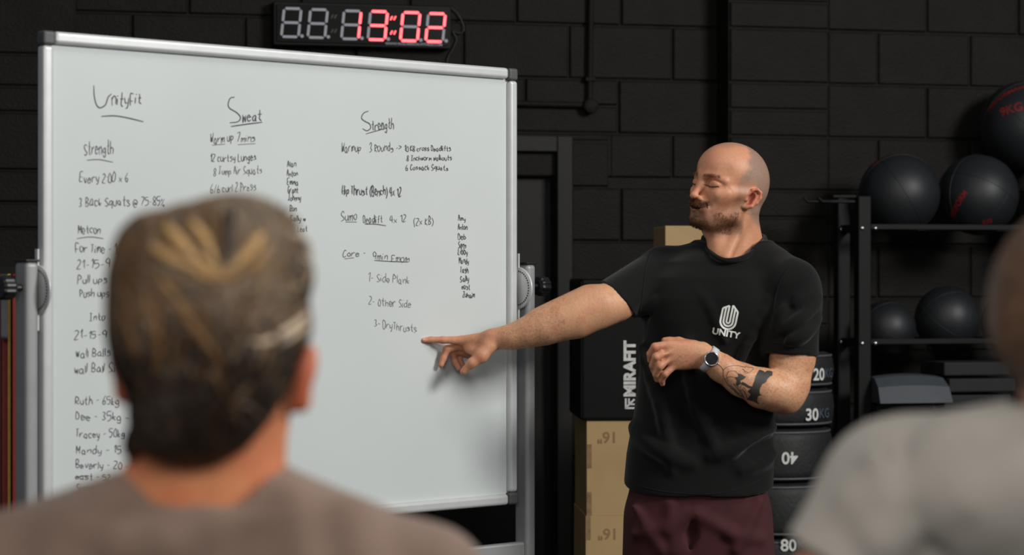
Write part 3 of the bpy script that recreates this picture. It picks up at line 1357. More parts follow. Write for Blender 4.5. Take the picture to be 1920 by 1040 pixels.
wc = (WR + WRB) / 2
c1 = on_w(1686, 352, wc)
sb = FPX / c1.y
rb1 = 76 / sb
zc_ = lambda z, r: z + .017 + math.sqrt(max(r * r - ((WR - WRB) / 2 - .002) ** 2, 1e-4))
c1.z = zc_(zs1, rb1)
ball(c1, rb1, 'black medicine ball with a red mark, left one on the top rails', (20, -30, 10), [('KG', .034, -.55, .78, 25, 'print')])
c2 = on_w(1834, 355, wc)
c2.z = zc_(zs1, rb1)
ball(c2, rb1, 'black medicine ball with red slanted lettering, second one on the top rails', (-20, 25, 40), [('PERFORM', .034, -.5, -.25, 62, 'print'), ('KG', .03, .22, -.66, 5, 'print')])
c3 = on_w(2012, 356, wc)
c3.z = zc_(zs1, rb1)
c4 = c2 + Vector((0, 0, 0))
c4 = on_w(1923, 238, wc - .17)
ball(c4, 87 / FPX * c4.y, 'large black medicine ball marked 9KG in red, lying on top of the others', (10, 40, 15), [('9KG', .054, -.3, .38, 10, 'weight_mark'), ('PERFORMANCE', .034, -.38, .72, 20, 'print')])
ball(c3, rb1, 'black medicine ball at the photo edge, third one on the top rails', (30, 10, 40))
for (px, rpx, lab) in ((1664, 42, 'small black ball beside the rack post on the lower rails'), (1776, 61, 'larger black ball, middle one on the lower rails'),
                       (1896, 56, 'black ball behind the brown haired person on the lower rails')):
    c = on_w(px, 584, wc)
    r = rpx / FPX * c.y
    if r < (WR - WRB) / 2 + .005:
        r = (WR - WRB) / 2 + .005
    c.z = zs2 + .017 + math.sqrt(max(r * r - ((WR - WRB) / 2 - .002) ** 2, 1e-4))
    ball(c, r, lab, (px % 50, 30, 20))

# exercise mats and the abdominal mat on the third shelf
M_MAT = mat('black_foam_mat', rgb(25, 25, 27), 0.75, var=0.1, scale=40, bump=0.1, bscale=120)
M_ABM = mat('grey_foam_pad', rgb(66, 70, 76), 0.6, var=0.06, scale=30, bump=0.1, bscale=160)
sh = zs3 + .012
names = ['lowest', 'second', 'third', 'topmost']
zt_ = rk(1690, 752, WR)[1]
mh = (zt_ - sh) / 4
ua, ub = rk(1628, 700, WR)[0] + .012, rk(1752, 700, WR)[0]
for i in range(4):
    m = MB()
    jx = random.uniform(-.006, .006)
    m.box(wl((ua + ub) / 2 + .006 + jx, (WR + WRB) / 2 + .005 * (i % 2), sh + mh * (i + .5)), (ub - ua - .02, .24, mh - .006), WM, .006, 2)
    tag(m.build('exercise_mat', M_MAT), 'black foam slab under the grey ab mat, %s of the left stack' % names[i], 'mat', 'black foam mats on the rack')
m = MB()
n = 16
V, F = [], []
pz = [(0, .0), (.03, .055), (.08, .085), (.13, .09), (.2, .07), (.27, .02), (.27, 0)]
wf = WR + .14
for i in range(n + 1):
    t = i / n
    s_ = 1 - .10 * abs(2 * t - 1) ** 2
    for (d, h) in pz:
        V.append(wl(ua - .004 + (ub - ua + .008) * (t + (d / .27 - .5) * -.10 * (2 * t - 1)), wf - d, zt_ + .0 + h * s_ * 1.25 - (0 if h else 0)))
k = len(pz)
for i in range(n):
    for j in range(k):
        jj = (j + 1) % k
        F.append((i * k + j, (i + 1) * k + j, (i + 1) * k + jj, i * k + jj))
F.append(tuple(range(k)))
F.append(tuple(n * k + j for j in reversed(range(k))))
m.add(V, F, False)
tag(m.build('ab_mat', M_ABM), 'grey curved sit-up pad lying on the left stack of black mats', 'mat')
uc, ud_ = rk(1762, 700, WR)[0], rk(1900, 700, WR)[0]
zt2 = rk(1800, 676, WR)[1]
mh = (zt2 - sh) / 5
names = ['lowest', 'second', 'middle', 'fourth', 'topmost']
for i in range(5):
    m = MB()
    m.box(wl((uc + ud_) / 2 + (.018 if i % 2 else 0), (WR + WRB) / 2 + .01 * (i % 2), sh + mh * (i + .5)), (ud_ - uc - .03, .24, mh - .011), WM, .006, 2)
    tag(m.build('exercise_mat', M_MAT), 'black foam mat beside the grey ab mat, %s of the right stack' % names[i], 'mat', 'black foam mats on the rack')

# ------------------------------------------------------------------ resistance bands hanging at the left wall
peg = empty('band_rail', wl(wu(20, .14), .14, 1.42), 'black wall rail with pegs holding the resistance bands', 'rail')
m = MB()
pu0, pu1 = wu(-70, .2), wu(96, .2)
m.box(wl((pu0 + pu1) / 2, .152, 1.47), (pu1 - pu0, .024, .05), WM, .003)
m.build('rail_bar', M_STEEL, peg)
BANDS = [(-6, 600, 975, 16, (120, 24, 26), 'dark red resistance band hanging at the left photo edge', 'band'),
         (9, 560, 1010, 9, (150, 30, 34), 'bright red resistance band left of the yellow one', 'band'),
         (17, 545, 1010, 4.5, (214, 168, 60), 'thin yellow resistance band between two red bands', 'band'),
         (28, 575, 1020, 8, (140, 26, 30), 'red resistance band next to the whiteboard post', 'band'),
         (76, 590, 960, 9, (52, 68, 92), 'blue resistance band seen between post and whiteboard frame', 'band'),
         (8, 512, 640, 12, (66, 68, 72), 'short grey looped resistance band hanging highest beside the whiteboard knob', 'band')]
for i, (px, pt, pb, wpx, c, lab, cat) in enumerate(BANDS):
    wpl = .185 + .026 * i
    u, za = wuz(px, pt, wpl)
    za = 1.462
    zb = wuz(px, pb, wpl)[1]
    hw = wpx / FPX * 9.3 / 2
    g = .012
    mt = mat('band_latex', rgb(*c), 0.5, var=0.1, scale=30)
    path = [(-g + wpl, za - .01)] + [(wpl - g * math.cos(t), za - .01 + g * math.sin(t) + 0) for t in np.linspace(.2, math.pi - .2, 7)] + [(wpl + g, za - .01), (wpl + g * .8, (za + zb) / 2), (wpl + g, zb + .02)]
    path += [(wpl + g * math.cos(t), zb + .02 - g * math.sin(t)) for t in np.linspace(.2, math.pi - .2, 7)] + [(wpl - g, zb + .02), (wpl - g * .8, (za + zb) / 2)]
    n = len(path)
    V = []
    for (w_, z) in path:
        cxx = wpl
        s_ = .002
        ww = w_ - s_ if w_ > cxx else w_ + s_
        zz_ = z
        V += [wl(u - hw, w_, z), wl(u + hw, w_, z), wl(u + hw, ww, z), wl(u - hw, ww, z)]
    F = []
    for a in range(n):
        b = (a + 1) % n
        for j in range(4):
            k = (j + 1) % 4
            F.append((a * 4 + j, a * 4 + k, b * 4 + k, b * 4 + j))
    m = MB()
    m.add(V, F, False)
    tag(m.build('resistance_band', mt), lab, cat, 'resistance bands on the wall rail')
    m = MB()
    m.tube([wl(u, .163, za - .012), wl(u, wpl + .04, za - .012)], .0085, 10)
    m.build('peg', M_STEEL, peg)


# ------------------------------------------------------------------ skin
M_SKIN = mat('skin', (0, 0, 0), 0.5, var=0.07, scale=160, bump=0.05, bscale=420, attr='Col', sss=0.12, spec=0.4)
M_HAIRS = mat('facial_hair', rgb(88, 58, 38), 0.85, var=0.25, scale=200, spec=0.1)
M_BROW = mat('eyebrow_hair', rgb(110, 78, 56), 0.85, var=0.25, scale=200, spec=0.1)
M_EYE = mat('eye_white', rgb(205, 198, 190), 0.2, var=0.02)
M_IRIS = mat('iris', rgb(60, 66, 70), 0.2, var=0.1)
M_TEETH = mat('teeth', rgb(226, 214, 196), 0.3, var=0.03)
SKIN = np.array(rgb(196, 138, 106))


def head_frame(yaw, pitch, roll):
    y, p, r = R(yaw), R(pitch), R(roll)
    f = Vector((-math.sin(y), -math.cos(y), 0))
    l = Vector((math.cos(y), -math.sin(y), 0))
    u = Vector((0, 0, 1))
    f, u = f * math.cos(p) - u * math.sin(p), u * math.cos(p) + f * math.sin(p)
    l, u = l * math.cos(r) - u * math.sin(r), u * math.cos(r) + l * math.sin(r)
    return Matrix((f, l, u)).transposed()


def build_head(V, C, M, s=1.0, mouth=True, face=True):
    """canonical head: x forward, y to the person's left, z up, eye level at z = 0"""
    Mn = np.array(M)

    def T(p):
        p = np.array(p, float)
        return np.array(C) + Mn @ (p * np.array((1, 1, .95 if p[2] < 0 else 1.0)) * s)

    def E(c, r, k=.012, mode='u', rot=None):
        MM = Mn if rot is None else Mn @ np.array(rot)
        V.ell(T(c), np.array(r) * s, k * s, mode, MM)

    def K(a, b, ra, rb, k=.008, mode='u'):
        V.cone(T(a), T(b), ra * s, rb * s, k * s, mode)
    E((-.012, 0, .027), (.097, .075, .086), .0)
    E((.022, 0, .04), (.074, .064, .062), .03)
    E((-.035, 0, .0), (.062, .07, .07), .03)
    E((.035, 0, -.035), (.054, .058, .07), .03)
    E((.05, 0, -.072), (.044, .044, .034), .025)
    E((.075, 0, -.098), (.021, .026, .018), .02)
    for q in (-1, 1):
        K((-.002, q * .06, -.03), (.012, q * .053, -.078), .014, .014, .02)
        K((.012, q * .053, -.078), (.066, q * .026, -.103), .014, .015, .02)
        E((.06, q * .043, -.027), (.024, .018, .017), .022)          # cheekbone
        K((.05, q * .058, -.02), (.0, q * .07, -.012), .009, .008, .02)
        K((.090, q * .011, .014), (.064, q * .056, .011), .0088, .007, .018)   # brow ridge
    if not face:
        return T
    # orbit hollows, lids
    for q in (-1, 1):
        E((.094, q * .030, -.001), (.016, .021, .0125), .012, 's')
        E((.0735, q * .031, -.0025), (.0158, .0205, .0165), .005)
        K((.0855, q * .0135, -.0095), (.0885, q * .029, -.0125), .0011, .0020, .0015, 's')
        K((.0885, q * .029, -.0125), (.0785, q * .0485, -.008), .0020, .0011, .0015, 's')
        # lid fold
        K((.0855, q * .016, .0085), (.0885, q * .031, .0112), .0014, .0018, .005, 's')
        K((.0885, q * .031, .0112), (.077, q * .051, .0040), .0018, .0014, .005, 's')
    # nose
    K((.087, 0, .012), (.096, 0, -.008), .0085, .0085, .014)
    K((.096, 0, -.008), (.1105, 0, -.039), .0076, .0084, .010)
    E((.1112, 0, -.0415), (.0098, .0092, .0080), .006)
    for q in (-1, 1):
        E((.0975, q * .0125, -.0445), (.0110, .0064, .0072), .005)
        E((.104, q * .007, -.0515), (.0055, .0035, .004), .003, 's')
        K((.096, q * .0195, -.034), (.084, q * .032, -.062), .002, .003, .012, 's')   # nasolabial fold
    # mouth
    E((.083, 0, -.068), (.02, .027, .022), .014)
    K((.1015, -.007, -.0605), (.1015, .007, -.0605), .0055, .0055, .006)
    K((.1005, 0, -.0615), (.0885, .024, -.0675), .0055, .003, .004)
    K((.1005, 0, -.0615), (.0885, -.024, -.0675), .0055, .003, .004)
    K((.0985, 0, -.0775), (.0865, .022, -.0705), .0062, .003, .005)
    K((.0985, 0, -.0775), (.0865, -.022, -.0705), .0062, .003, .005)
    if mouth:
        K((.1045, 0, -.0700), (.091, .0225, -.0692), .0042, .0016, .002, 's')
        K((.1045, 0, -.0700), (.091, -.0225, -.0692), .0042, .0016, .002, 's')
        E((.094, 0, -.0700), (.015, .018, .0046), .002, 's')
    K((.093, -.012, -.089), (.093, .012, -.089), .003, .003, .022, 's')
    # ears
    for q in (-1, 1):
        tilt = np.array(Matrix.Rotation(R(-q * 22), 3, 'Z') @ Matrix.Rotation(R(-24), 3, 'Y'))
        A = np.array((-.012, q * .077, -.022))

        def ep(a, b, c):
            return A + tilt @ np.array((a, q * b, c))
        E(A, (.017, .0075, .029), .006, rot=tilt)
        E(ep(.003, .006, -.002), (.0105, .0115, .017), .004, 's', rot=tilt)
        hel = [ep(.013, .0045, .004), ep(.012, .007, .02), ep(.003, .009, .029), ep(-.009, .010, .027), ep(-.0165, .010, .014),
               ep(-.016, .009, -.002), ep(-.010, .007, -.017), ep(.0, .004, -.027), ep(.006, .002, -.03)]
        for i in range(len(hel) - 1):
            r0 = .0036 if i < 6 else .0055
            K(hel[i], hel[i + 1], r0, r0, .003)
        K(ep(-.009, .007, .016), ep(-.008, .007, -.008), .003, .003, .004)
        K(ep(.011, .004, -.004), ep(.010, .006, -.011), .0042, .0042, .004)
    return T


# ------------------------------------------------------------------ the coach
YM = 6.55
HM = head_frame(53, -8, 7)
HC = P(1367, 351, YM)
HS = 1.06
vh = Vol(P(1275, 500, YM) - Vector((.02, .22, .02)), P(1475, 250, YM) + Vector((.0, .24, .01)), .0016)
TH = build_head(vh, HC, HM, HS)
nb = P(1376, 488, 6.575)
n0 = TH((-.022, 0, -.05))
vh.cone(n0, nb, .056, .064, .03)
vh.cone(TH((.03, 0, -.085)), P(1350, 486, 6.51), .03, .03, .03)
vh.cone(TH((-.035, .045, -.05)), P(1362, 482, 6.485), .016, .012, .02)
vh.cone(TH((-.045, .025, -.06)), P(1416, 480, 6.6), .03, .03, .03)
vh.ell(TH((.045, .0, -.128)), (.010, .010, .012), .015)
hv, hf = vh.arrays()
del vh
hv = relax(hv, hf, 1, .4)
_q = ((hv - np.array(HC)) @ np.array(HM)) / HS
_feat = ((_q[:, 0] > .07) & (_q[:, 2] < .035)) | ((np.abs(_q[:, 1]) > .066) & (_q[:, 0] > -.05) & (_q[:, 0] < .03) & (_q[:, 2] < .03) & (_q[:, 2] > -.07))
_sm = relax(hv, hf, 14, .5)
_fw = relax(np.repeat(_feat.astype(float)[:, None], 3, 1), hf, 12, .5)[:, :1]
hv = hv * _fw + _sm * (1 - _fw)


def canon(v):
    q = ((v - np.array(HC)) @ np.array(HM)) / HS
    q[:, 2] = np.where(q[:, 2] < 0, q[:, 2] / .95, q[:, 2])
    return q


def head_colour(v):
    q = canon(v)
    x, y, z = q.T
    ay = np.abs(y)
    c = np.repeat(SKIN[None], len(v), 0)
    n1, n2 = vnoise(v, 700, 1), vnoise(v, 260, 2)
    n3 = vnoise(v, 45, 3)
    c = mixc(c, rgb(196, 128, 100), sstep(.45, .8, n3) * .35)
    c = mixc(c, rgb(200, 118, 92), np.exp(-(((x - .108) / .016) ** 2 + (y / .018) ** 2 + ((z + .036) / .016) ** 2)) * .45)
    ear = sstep(1.15, .8, ((x + .014) / .021) ** 2 + ((z + .022) / .036) ** 2) * sstep(.07, .077, ay)
    c = mixc(c, rgb(198, 112, 88), ear * .6)
    cch = sstep(1.2, .7, ((x + .010) / .0125) ** 2 + ((z + .022) / .021) ** 2) * sstep(.088, .081, ay) * (ay > .062)
    c = mixc(c, rgb(188, 84, 66), cch * .7)
    # cropped scalp
    xb = np.where(z < .03, .03, .03 - (z - .03) * .5)
    hair = sstep(.012, -.014, x - xb - (n3 - .5) * .022 - (vnoise(v, 150, 7) - .5) * .012) * sstep(-.075, -.045, z + np.clip(-x - .02, 0, .05) * .55)
    hair *= (1 - ear) * (1 - .8 * sstep(.035, -.005, z) * sstep(-.03, -.005, x))
    fore = .55 * sstep(.04, .022, ay) * sstep(.075, .05, x) * sstep(.085, .1, z)
    hair = np.maximum(hair, fore)
    c = mixc(c, rgb(118, 106, 97), np.clip(hair * (.55 + .45 * n1), 0, 1) * .92)
    # beard shadow
    line = -.03 - .42 * np.clip(x - .01, 0, .08) + (n3 - .5) * .012
    brd = sstep(.010, -.012, z - line) * sstep(-.012, .004, x - .0 + (z + .03) * -.1)
    brd *= 1 - .85 * sstep(.016, .010, np.sqrt(((z + .070) / .75) ** 2 + (y * .62) ** 2)) * (x > .08)
    brd *= sstep(-.150, -.118, z + .2 * (x - .06))
    mus = sstep(.036, .028, ay) * sstep(-.066, -.062, z) * sstep(-.047, -.051, z) * (x > .078)
    side = sstep(.025, .015, np.abs(x - .012)) * sstep(.05, .058, ay) * sstep(-.06, -.04, z) * sstep(.02, .0, z)
    chin = sstep(-.075, -.098, z)
    b = np.clip(np.maximum(brd * (.42 + .42 * chin), np.maximum(mus * .8, side * .28)) * (.7 + .5 * n1), 0, 1)
    c = mixc(c, rgb(98, 66, 46), b)
    lips = sstep(.0105, .0075, np.sqrt(((z + .0692)) ** 2 + (y * .36) ** 2)) * (x > .082)
    c = mixc(c, rgb(178, 104, 90), lips * .75)
    inm = sstep(.0038, .0026, np.sqrt((z + .0692) ** 2 + (y * .12) ** 2)) * (x < .1005) * (x > .07)
    c = mixc(c, rgb(50, 20, 18), inm)
    for sgn in (-1, 1):
        yy = y * sgn
        lash = np.exp(-(((z + .0112 - .0032 * ((yy - .03) / .017) ** 2) / .0017) ** 2)) * sstep(.021, .016, np.abs(yy - .031)) * (x > .072)
        c = mixc(c, rgb(52, 34, 28), np.clip(lash * 1.3, 0, .95))
        soc = np.exp(-(((z - .0) / .014) ** 2 + ((yy - .03) / .02) ** 2)) * sstep(.05, .07, x)
        c = mixc(c, rgb(172, 104, 82), soc * .25)  # faint eye-socket shade painted into the skin colour
        fold = np.exp(-(((z - .0095 + .004 * ((yy - .03) / .02) ** 2) / .0022) ** 2)) * sstep(.024, .016, np.abs(yy - .031)) * (x > .06)
        c = mixc(c, rgb(176, 110, 84), fold * .4)  # crease shade above the lid, painted into the skin
        bz = .0185 + .004 * np.sin(np.clip((yy - .01) / .04, 0, 1) * 2.4) - .003
        br = np.exp(-(((z - bz) / .0042) ** 2)) * sstep(.008, .014, yy) * sstep(.055, .044, yy) * (x > .06)
        c = mixc(c, rgb(120, 84, 60), br * (.35 + .35 * n1))
    return c


hcol = head_colour(hv)

# arms, hands, trunk and legs
va = Vol((-.26, 6.18, .82), (.86, 6.80, 1.52), .0024)


def pt(px, py, Y):
    return P(px, py, Y)


# trunk under the shirt
va.loft([.90, .95, 1.05, 1.2, 1.35, 1.42], [.50, .505, .512, .518, .53, .54], [6.55] * 6, [.155, .155, .155, .158, .165, .12], [.10, .1, .1, .105, .1, .08], .0)
va.cone(nb, nb - Vector((0, 0, .06)), .06, .07, .03)
# pointing arm
A = [(1245, 516, 6.62, .052), (1160, 558, 6.50, .0505), (1125, 571, 6.45, .048), (1098, 582, 6.44, .0485), (1074, 593, 6.435, .0495), (1047, 603, 6.432, .048), (1020, 613, 6.43, .0445), (990, 622, 6.432, .038), (960, 631, 6.435, .031), (931, 637, 6.44, .0265)]
va.chain([pt(*a[:3]) for a in A], [a[3] for a in A], .02)
va.cone(pt(1150, 572, 6.47), pt(1085, 608, 6.44), .04, .03, .03)
va.cone(pt(1100, 556, 6.46), pt(1010, 596, 6.44), .028, .02, .03)
va.cone(pt(1165, 575, 6.49), pt(1125, 592, 6.45), .03, .026, .02)


def fl(pts, rs, k=.005):
    va.chain([pt(*p) for p in pts], rs, k)


wr = (931, 637, 6.44)
va.chain([pt(944, 631, 6.44), pt(920, 633, 6.44)], [.0245, .021], .012)
kn = [(866, 638, 6.462), (866, 648, 6.482), (872, 658, 6.498), (880, 664, 6.51)]
for i, q in enumerate(kn):
    va.cone(pt(924 - i, 634 + i * 4, 6.445 + i * .014), pt(*q), .0205 - i * .001, .0128 - i * .0007, .016)
va.ell(pt(897, 646, 6.465), (.03, .024, .019), .014)
fl([kn[0], (830, 637, 6.452), (808, 636.5, 6.446), (794, 637.5, 6.4385)], [.0120, .0092, .0080, .0068])
fl([kn[1], (838, 654, 6.472), (831, 672, 6.468), (827, 684, 6.462)], [.0122, .0100, .0088, .0078])
fl([kn[2], (848, 660, 6.488), (853, 677, 6.484), (860, 690, 6.478)], [.0118, .0096, .0085, .0075])
fl([kn[3], (858, 664, 6.505), (862, 675, 6.503), (868, 684, 6.498)], [.0105, .0085, .0076, .0068])
fl([(915, 650, 6.428), (902, 668, 6.416), (885, 680, 6.412), (869, 696, 6.416)], [.021, .0155, .0118, .0095], .012)
va.cone(pt(902, 664, 6.42), pt(878, 655, 6.455), .0125, .010, .016)
# bent arm
B = [(1482, 540, 6.475, .048), (1485, 600, 6.46, .054), (1486, 672, 6.447, .0575), (1482, 722, 6.435, .0485), (1478, 740, 6.43, .043)]
va.chain([pt(*a[:3]) for a in B], [a[3] for a in B], .02)
va.cone(pt(1474, 692, 6.43), pt(1474, 700, 6.425), .042, .04, .02)
va.ell(pt(1476, 757, 6.44), (.026, .026, .021), .02)
Bf = [(1474, 738, 6.425, .046), (1460, 734, 6.405, .050), (1430, 726, 6.385, .0495), (1391, 712, 6.375, .0425), (1352, 689, 6.365, .035), (1330, 673, 6.36, .0285), (1316, 665, 6.36, .026)]
va.chain([pt(*a[:3]) for a in Bf], [a[3] for a in Bf], .015)
va.cone(pt(1472, 755, 6.43), pt(1420, 745, 6.39), .024, .02, .025)
kl = [(1254, 646, 6.345), (1253, 659, 6.340), (1256, 673, 6.343), (1262, 686, 6.35)]
for i, q in enumerate(kl):
    va.cone(pt(1316 - i, 655 + i * 7.5, 6.36), pt(*q), .0195 - i * .0008, .0125 - i * .0006, .016)
va.ell(pt(1284, 664, 6.358), (.036, .017, .034), .016)
fl([kl[0], (1228, 650, 6.336), (1219, 663, 6.350), (1219, 675, 6.364)], [.0118, .0108, .0094, .0078], .003)
fl([kl[1], (1230, 669, 6.328), (1224, 685, 6.344), (1226, 696, 6.360)], [.0120, .0112, .0098, .0080], .003)
fl([kl[2], (1237, 686, 6.331), (1230, 701, 6.346), (1232, 711, 6.360)], [.0116, .0108, .0094, .0078], .003)
fl([kl[3], (1247, 701, 6.341), (1241, 712, 6.354), (1242, 719, 6.364)], [.0106, .0096, .0084, .0072], .003)
fl([(1300, 650, 6.372), (1272, 642, 6.385), (1256, 640, 6.388), (1246, 638, 6.386)], [.018, .0135, .0105, .0085], .01)
# creases between the knuckles of both hands
for q in (kl,):
    for i in range(3):
        a, b = pt(*q[i]), pt(*q[i + 1])
        va.cone((a + b) / 2 + Vector((.006, -.018, .0)), (a + b) / 2 + Vector((-.012, -.012, -.008)), .003, .003, .008, 's')
av, af = va.arrays()
del va
av = relax(av, af, 1, .4)
_arm = ((av[:, 0] > -.02) & (av[:, 0] < .33)) | ((av[:, 0] > .57) & (av[:, 1] < 6.60))
_aw = relax(np.repeat(1.0 - _arm[:, None], 3, 1), af, 10, .5)[:, :1]
av = av * _aw + relax(av, af, 25, .5) * (1 - _aw)

vl = Vol((.22, 6.2, -.01), (.85, 6.85, .95), .006)
for (hx, kx_, ax2_, yk) in ((.42, .385, .375, 6.56), (.59, .64, .65, 6.52)):
    vl.chain([(hx, 6.55, .86), (kx_, yk, .5), (kx_ + .003, yk + .02, .38), (ax2_, yk + .03, .10)], [.075, .058, .056, .034], .03)
    vl.chain([(ax2_, yk + .03, .1), (ax2_, yk + .05, .045)], [.034, .036], .02)
lv, lf = vl.arrays()
del vl


def limb_colour(v):
    c = np.repeat(np.array(rgb(206, 154, 118))[None], len(v), 0)
    n3, n1 = vnoise(v, 40, 5), vnoise(v, 500, 6)
    c = mixc(c, rgb(188, 120, 94), sstep(.4, .85, n3) * .4)
    c = mixc(c, rgb(150, 104, 78), sstep(.62, .9, n1) * .35)
    hand = sstep(-.03, -.06, v[:, 0]) + sstep(.50, .46, v[:, 0]) * (v[:, 0] > .33) * (v[:, 2] > 1.1) * (v[:, 2] < 1.30) * (v[:, 1] < 6.42)
    c = mixc(c, rgb(186, 112, 88), hand * (.25 + .3 * vnoise(v, 90, 8)))
    hair = ((v[:, 0] > -.03) & (v[:, 0] < .14)) | ((v[:, 0] > .36) & (v[:, 2] < 1.25))
    c = mixc(c, rgb(140, 98, 70), hair * sstep(.5, .8, vnoise(v * np.array((1, 1, 2.0)), 330, 9)) * .45)
    return c


def nails(c, v, tips):
    for (p, d) in tips:
        q = v - np.array(p)
        r = np.sqrt((q ** 2).sum(1))
        c = mixc(c, rgb(224, 178, 158), sstep(.0085, .006, r) * sstep(.0, .003, q @ np.array(d)) * .7)
    return c


acol = limb_colour(av)
acol = nails(acol, av, [(pt(1220, 675, 6.366), (-.6, -.8, -.1)), (pt(1227, 695, 6.362), (-.6, -.8, -.1)), (pt(1233, 709, 6.362), (-.5, -.8, -.2)),
                        (pt(1243, 717, 6.366), (-.4, -.8, -.3)), (pt(869, 696, 6.416), (-.3, -.9, .2)), (pt(794, 637, 6.4385), (0, -.3, .95))])
lcol = limb_colour(lv)
MV, MF = join([(hv, hf), (av, af), (lv, lf)])
man = empty('person', P(1330, 520, YM).xy.to_3d(), 'man with shaved head and beard in black t-shirt and maroon shorts pointing at the whiteboard', 'person')
body = sdf_obj('body', MV, MF, M_SKIN, man, np.concatenate([hcol, acol, lcol]))
BVH_BODY = BVHTree.FromPolygons([tuple(p) for p in MV], [tuple(map(int, q)) for q in MF])

# eyes, teeth
for sgn in (1, -1):
    c = Vector(TH((.0745, sgn * .031, -.003)))
    m = MB()
    look = (HM @ Vector((.80, 0, -.6))).normalized()
    ax3 = axes(look.cross(Vector((0, 0, 1))), look) if False else look.to_track_quat('Z', 'Y').to_matrix()
    rr = .0134
    m.lathe(c, [(0, rr)] + [(rr * math.sin(t), rr * math.cos(t)) for t in np.linspace(.45, math.pi - .01, 14)], 24, ax3)
    eb = m.build('eyeball', M_EYE, man)
    m = MB()
    m.lathe(c, [(0, rr * 1.01)] + [(rr * 1.01 * math.sin(t), rr * 1.01 * math.cos(t)) for t in np.linspace(.05, .47, 6)], 20, ax3)
    m.build('iris', M_IRIS, eb)
m = MB()
for i in range(-4, 5):
    if i == 0:
        pass
    y = i * .0058
    x = .0945 - 18 * y * y
    m.box(TH((x, y, -.0668)), (.003, .0053, .0058), HM @ Matrix.Rotation(-y * 20, 3, 'Z'), .0012)
m.build('teeth', M_TEETH, man)


# hair on the face as real short hairs
def hairs(name, m_, mask, n, ln, direct, rad, parent, seed):
    rng = np.random.default_rng(seed)
    ids = np.flatnonzero(mask)
    if len(ids) == 0:
        return
    pick = rng.choice(ids, n)
    # vertex normals from the mesh
    nm = np.zeros((len(body.data.vertices), 3), np.float32)
    body.data.vertices.foreach_get('normal', nm.ravel()) if False else body.data.vertex_normals.foreach_get('vector', nm.ravel())
    Vv, Ff = [], []
    for i in pick:
        p = Vector(MV[i]) + Vector(rng.normal(0, .0008, 3))
        nn = Vector(nm[i])
        d = (nn * .55 + Vector(direct(canon(MV[i][None])[0])) + Vector(rng.normal(0, .18, 3))).normalized()
        L = ln * rng.uniform(.6, 1.2)
        a = d.orthogonal().normalized()
        b = d.cross(a)
        k = len(Vv)
        mid = p + d * L * .55 + Vector((0, 0, -.0004))
        tip = p + d * L + Vector((0, 0, -.0014))
        for t in (0, 2.09, 4.19):
            Vv.append(p + (a * math.cos(t) + b * math.sin(t)) * rad)
        for t in (0, 2.09, 4.19):
            Vv.append(mid + (a * math.cos(t) + b * math.sin(t)) * rad * .8)
        Vv.append(tip)
        for j in range(3):
            jj = (j + 1) % 3
            Ff.append((k + j, k + jj, k + 3 + jj, k + 3 + j))
            Ff.append((k + 3 + j, k + 3 + jj, k + 6))
    return obj_from(name, pydata(name, Vv, Ff), m_, parent)


qh = canon(hv)
pad = np.zeros(len(av) + len(lv), bool)
hx_, hy_, hz_ = qh.T
hdown = lambda q: HM @ Vector((.15, q[1] * 6, -.85))
mm = (np.abs(hy_) < .031) & (hz_ > -.0655) & (hz_ < -.0515) & (hx_ > .084)
hairs('moustache', M_HAIRS, np.concatenate([mm, pad]), 850, .0068, lambda q: HM @ Vector((.12, q[1] * 26, -.62)), .00042, man, 1)
line_ = -.058 - (vnoise(hv, 60, 12) - .5) * .02 - .4 * np.clip(hx_ - .01, 0, .08)
bm_ = (hz_ < line_) & (hx_ > .014) & (hz_ > -.125) & ~((np.abs(hy_) < .028) & (hz_ > -.099) & (hx_ > .078)) & (np.abs(hz_ + .07) + np.abs(hy_) * .3 > .0155)
wgt = vnoise(hv, 60, 4) > .28
hairs('beard', M_HAIRS, np.concatenate([bm_ & wgt, pad]), 3000, .0040, hdown, .00030, man, 2)
bz_ = .0185 + .004 * np.sin(np.clip((np.abs(hy_) - .01) / .04, 0, 1) * 2.4) - .003
eb_ = (np.abs(hz_ - bz_) < .0036) & (np.abs(hy_) > .011) & (np.abs(hy_) < .049) & (hx_ > .06)
hairs('eyebrow', M_BROW, np.concatenate([eb_, pad]), 210, .0055, lambda q: HM @ Vector((.0, math.copysign(.9, q[1]), -.12)), .00035, man, 3)

# ------------------------------------------------------------------ black t-shirt
M_TEE = mat('black_cotton', rgb(17, 17, 17), 0.85, var=0.10, scale=14, bump=0.12, bscale=600, sheen=0.10, spec=0.12)
vs = Vol((.20, 6.28, .82), (.90, 6.84, 1.62), .0036)
X = lambda px: float(P(px, 0, YM).x)
Z = lambda py: float(P(0, py, YM).z)
rows = [(958, 1170, 1452, .128), (905, 1170, 1450, .126), (850, 1175, 1452, .125), (780, 1188, 1450, .125), (720, 1196, 1449, .126),
        (660, 1203, 1450, .127), (600, 1206, 1456, .128), (560, 1210, 1468, .125), (520, 1228, 1484, .115), (490, 1252, 1486, .098), (470, 1285, 1470, .08), (455, 1312, 1448, .066)]
vs.loft([Z(r[0]) for r in rows], [(X(r[1]) + X(r[2])) / 2 for r in rows], [6.555] * 8 + [6.56, 6.57, 6.575, 6.58],
        [(X(r[2]) - X(r[1])) / 2 for r in rows], [r[3] for r in rows], .0, p=2.35)
# shoulders
vs.cone(P(1330, 478, 6.585), P(1250, 505, 6.615), .036, .060, .04)
vs.cone(P(1420, 476, 6.565), P(1474, 520, 6.49), .036, .060, .04)
# chest and shoulder blades
vs.ell(P(1392, 585, 6.47), (.085, .05, .08), .05)
vs.ell(P(1285, 580, 6.50), (.08, .05, .08), .05)
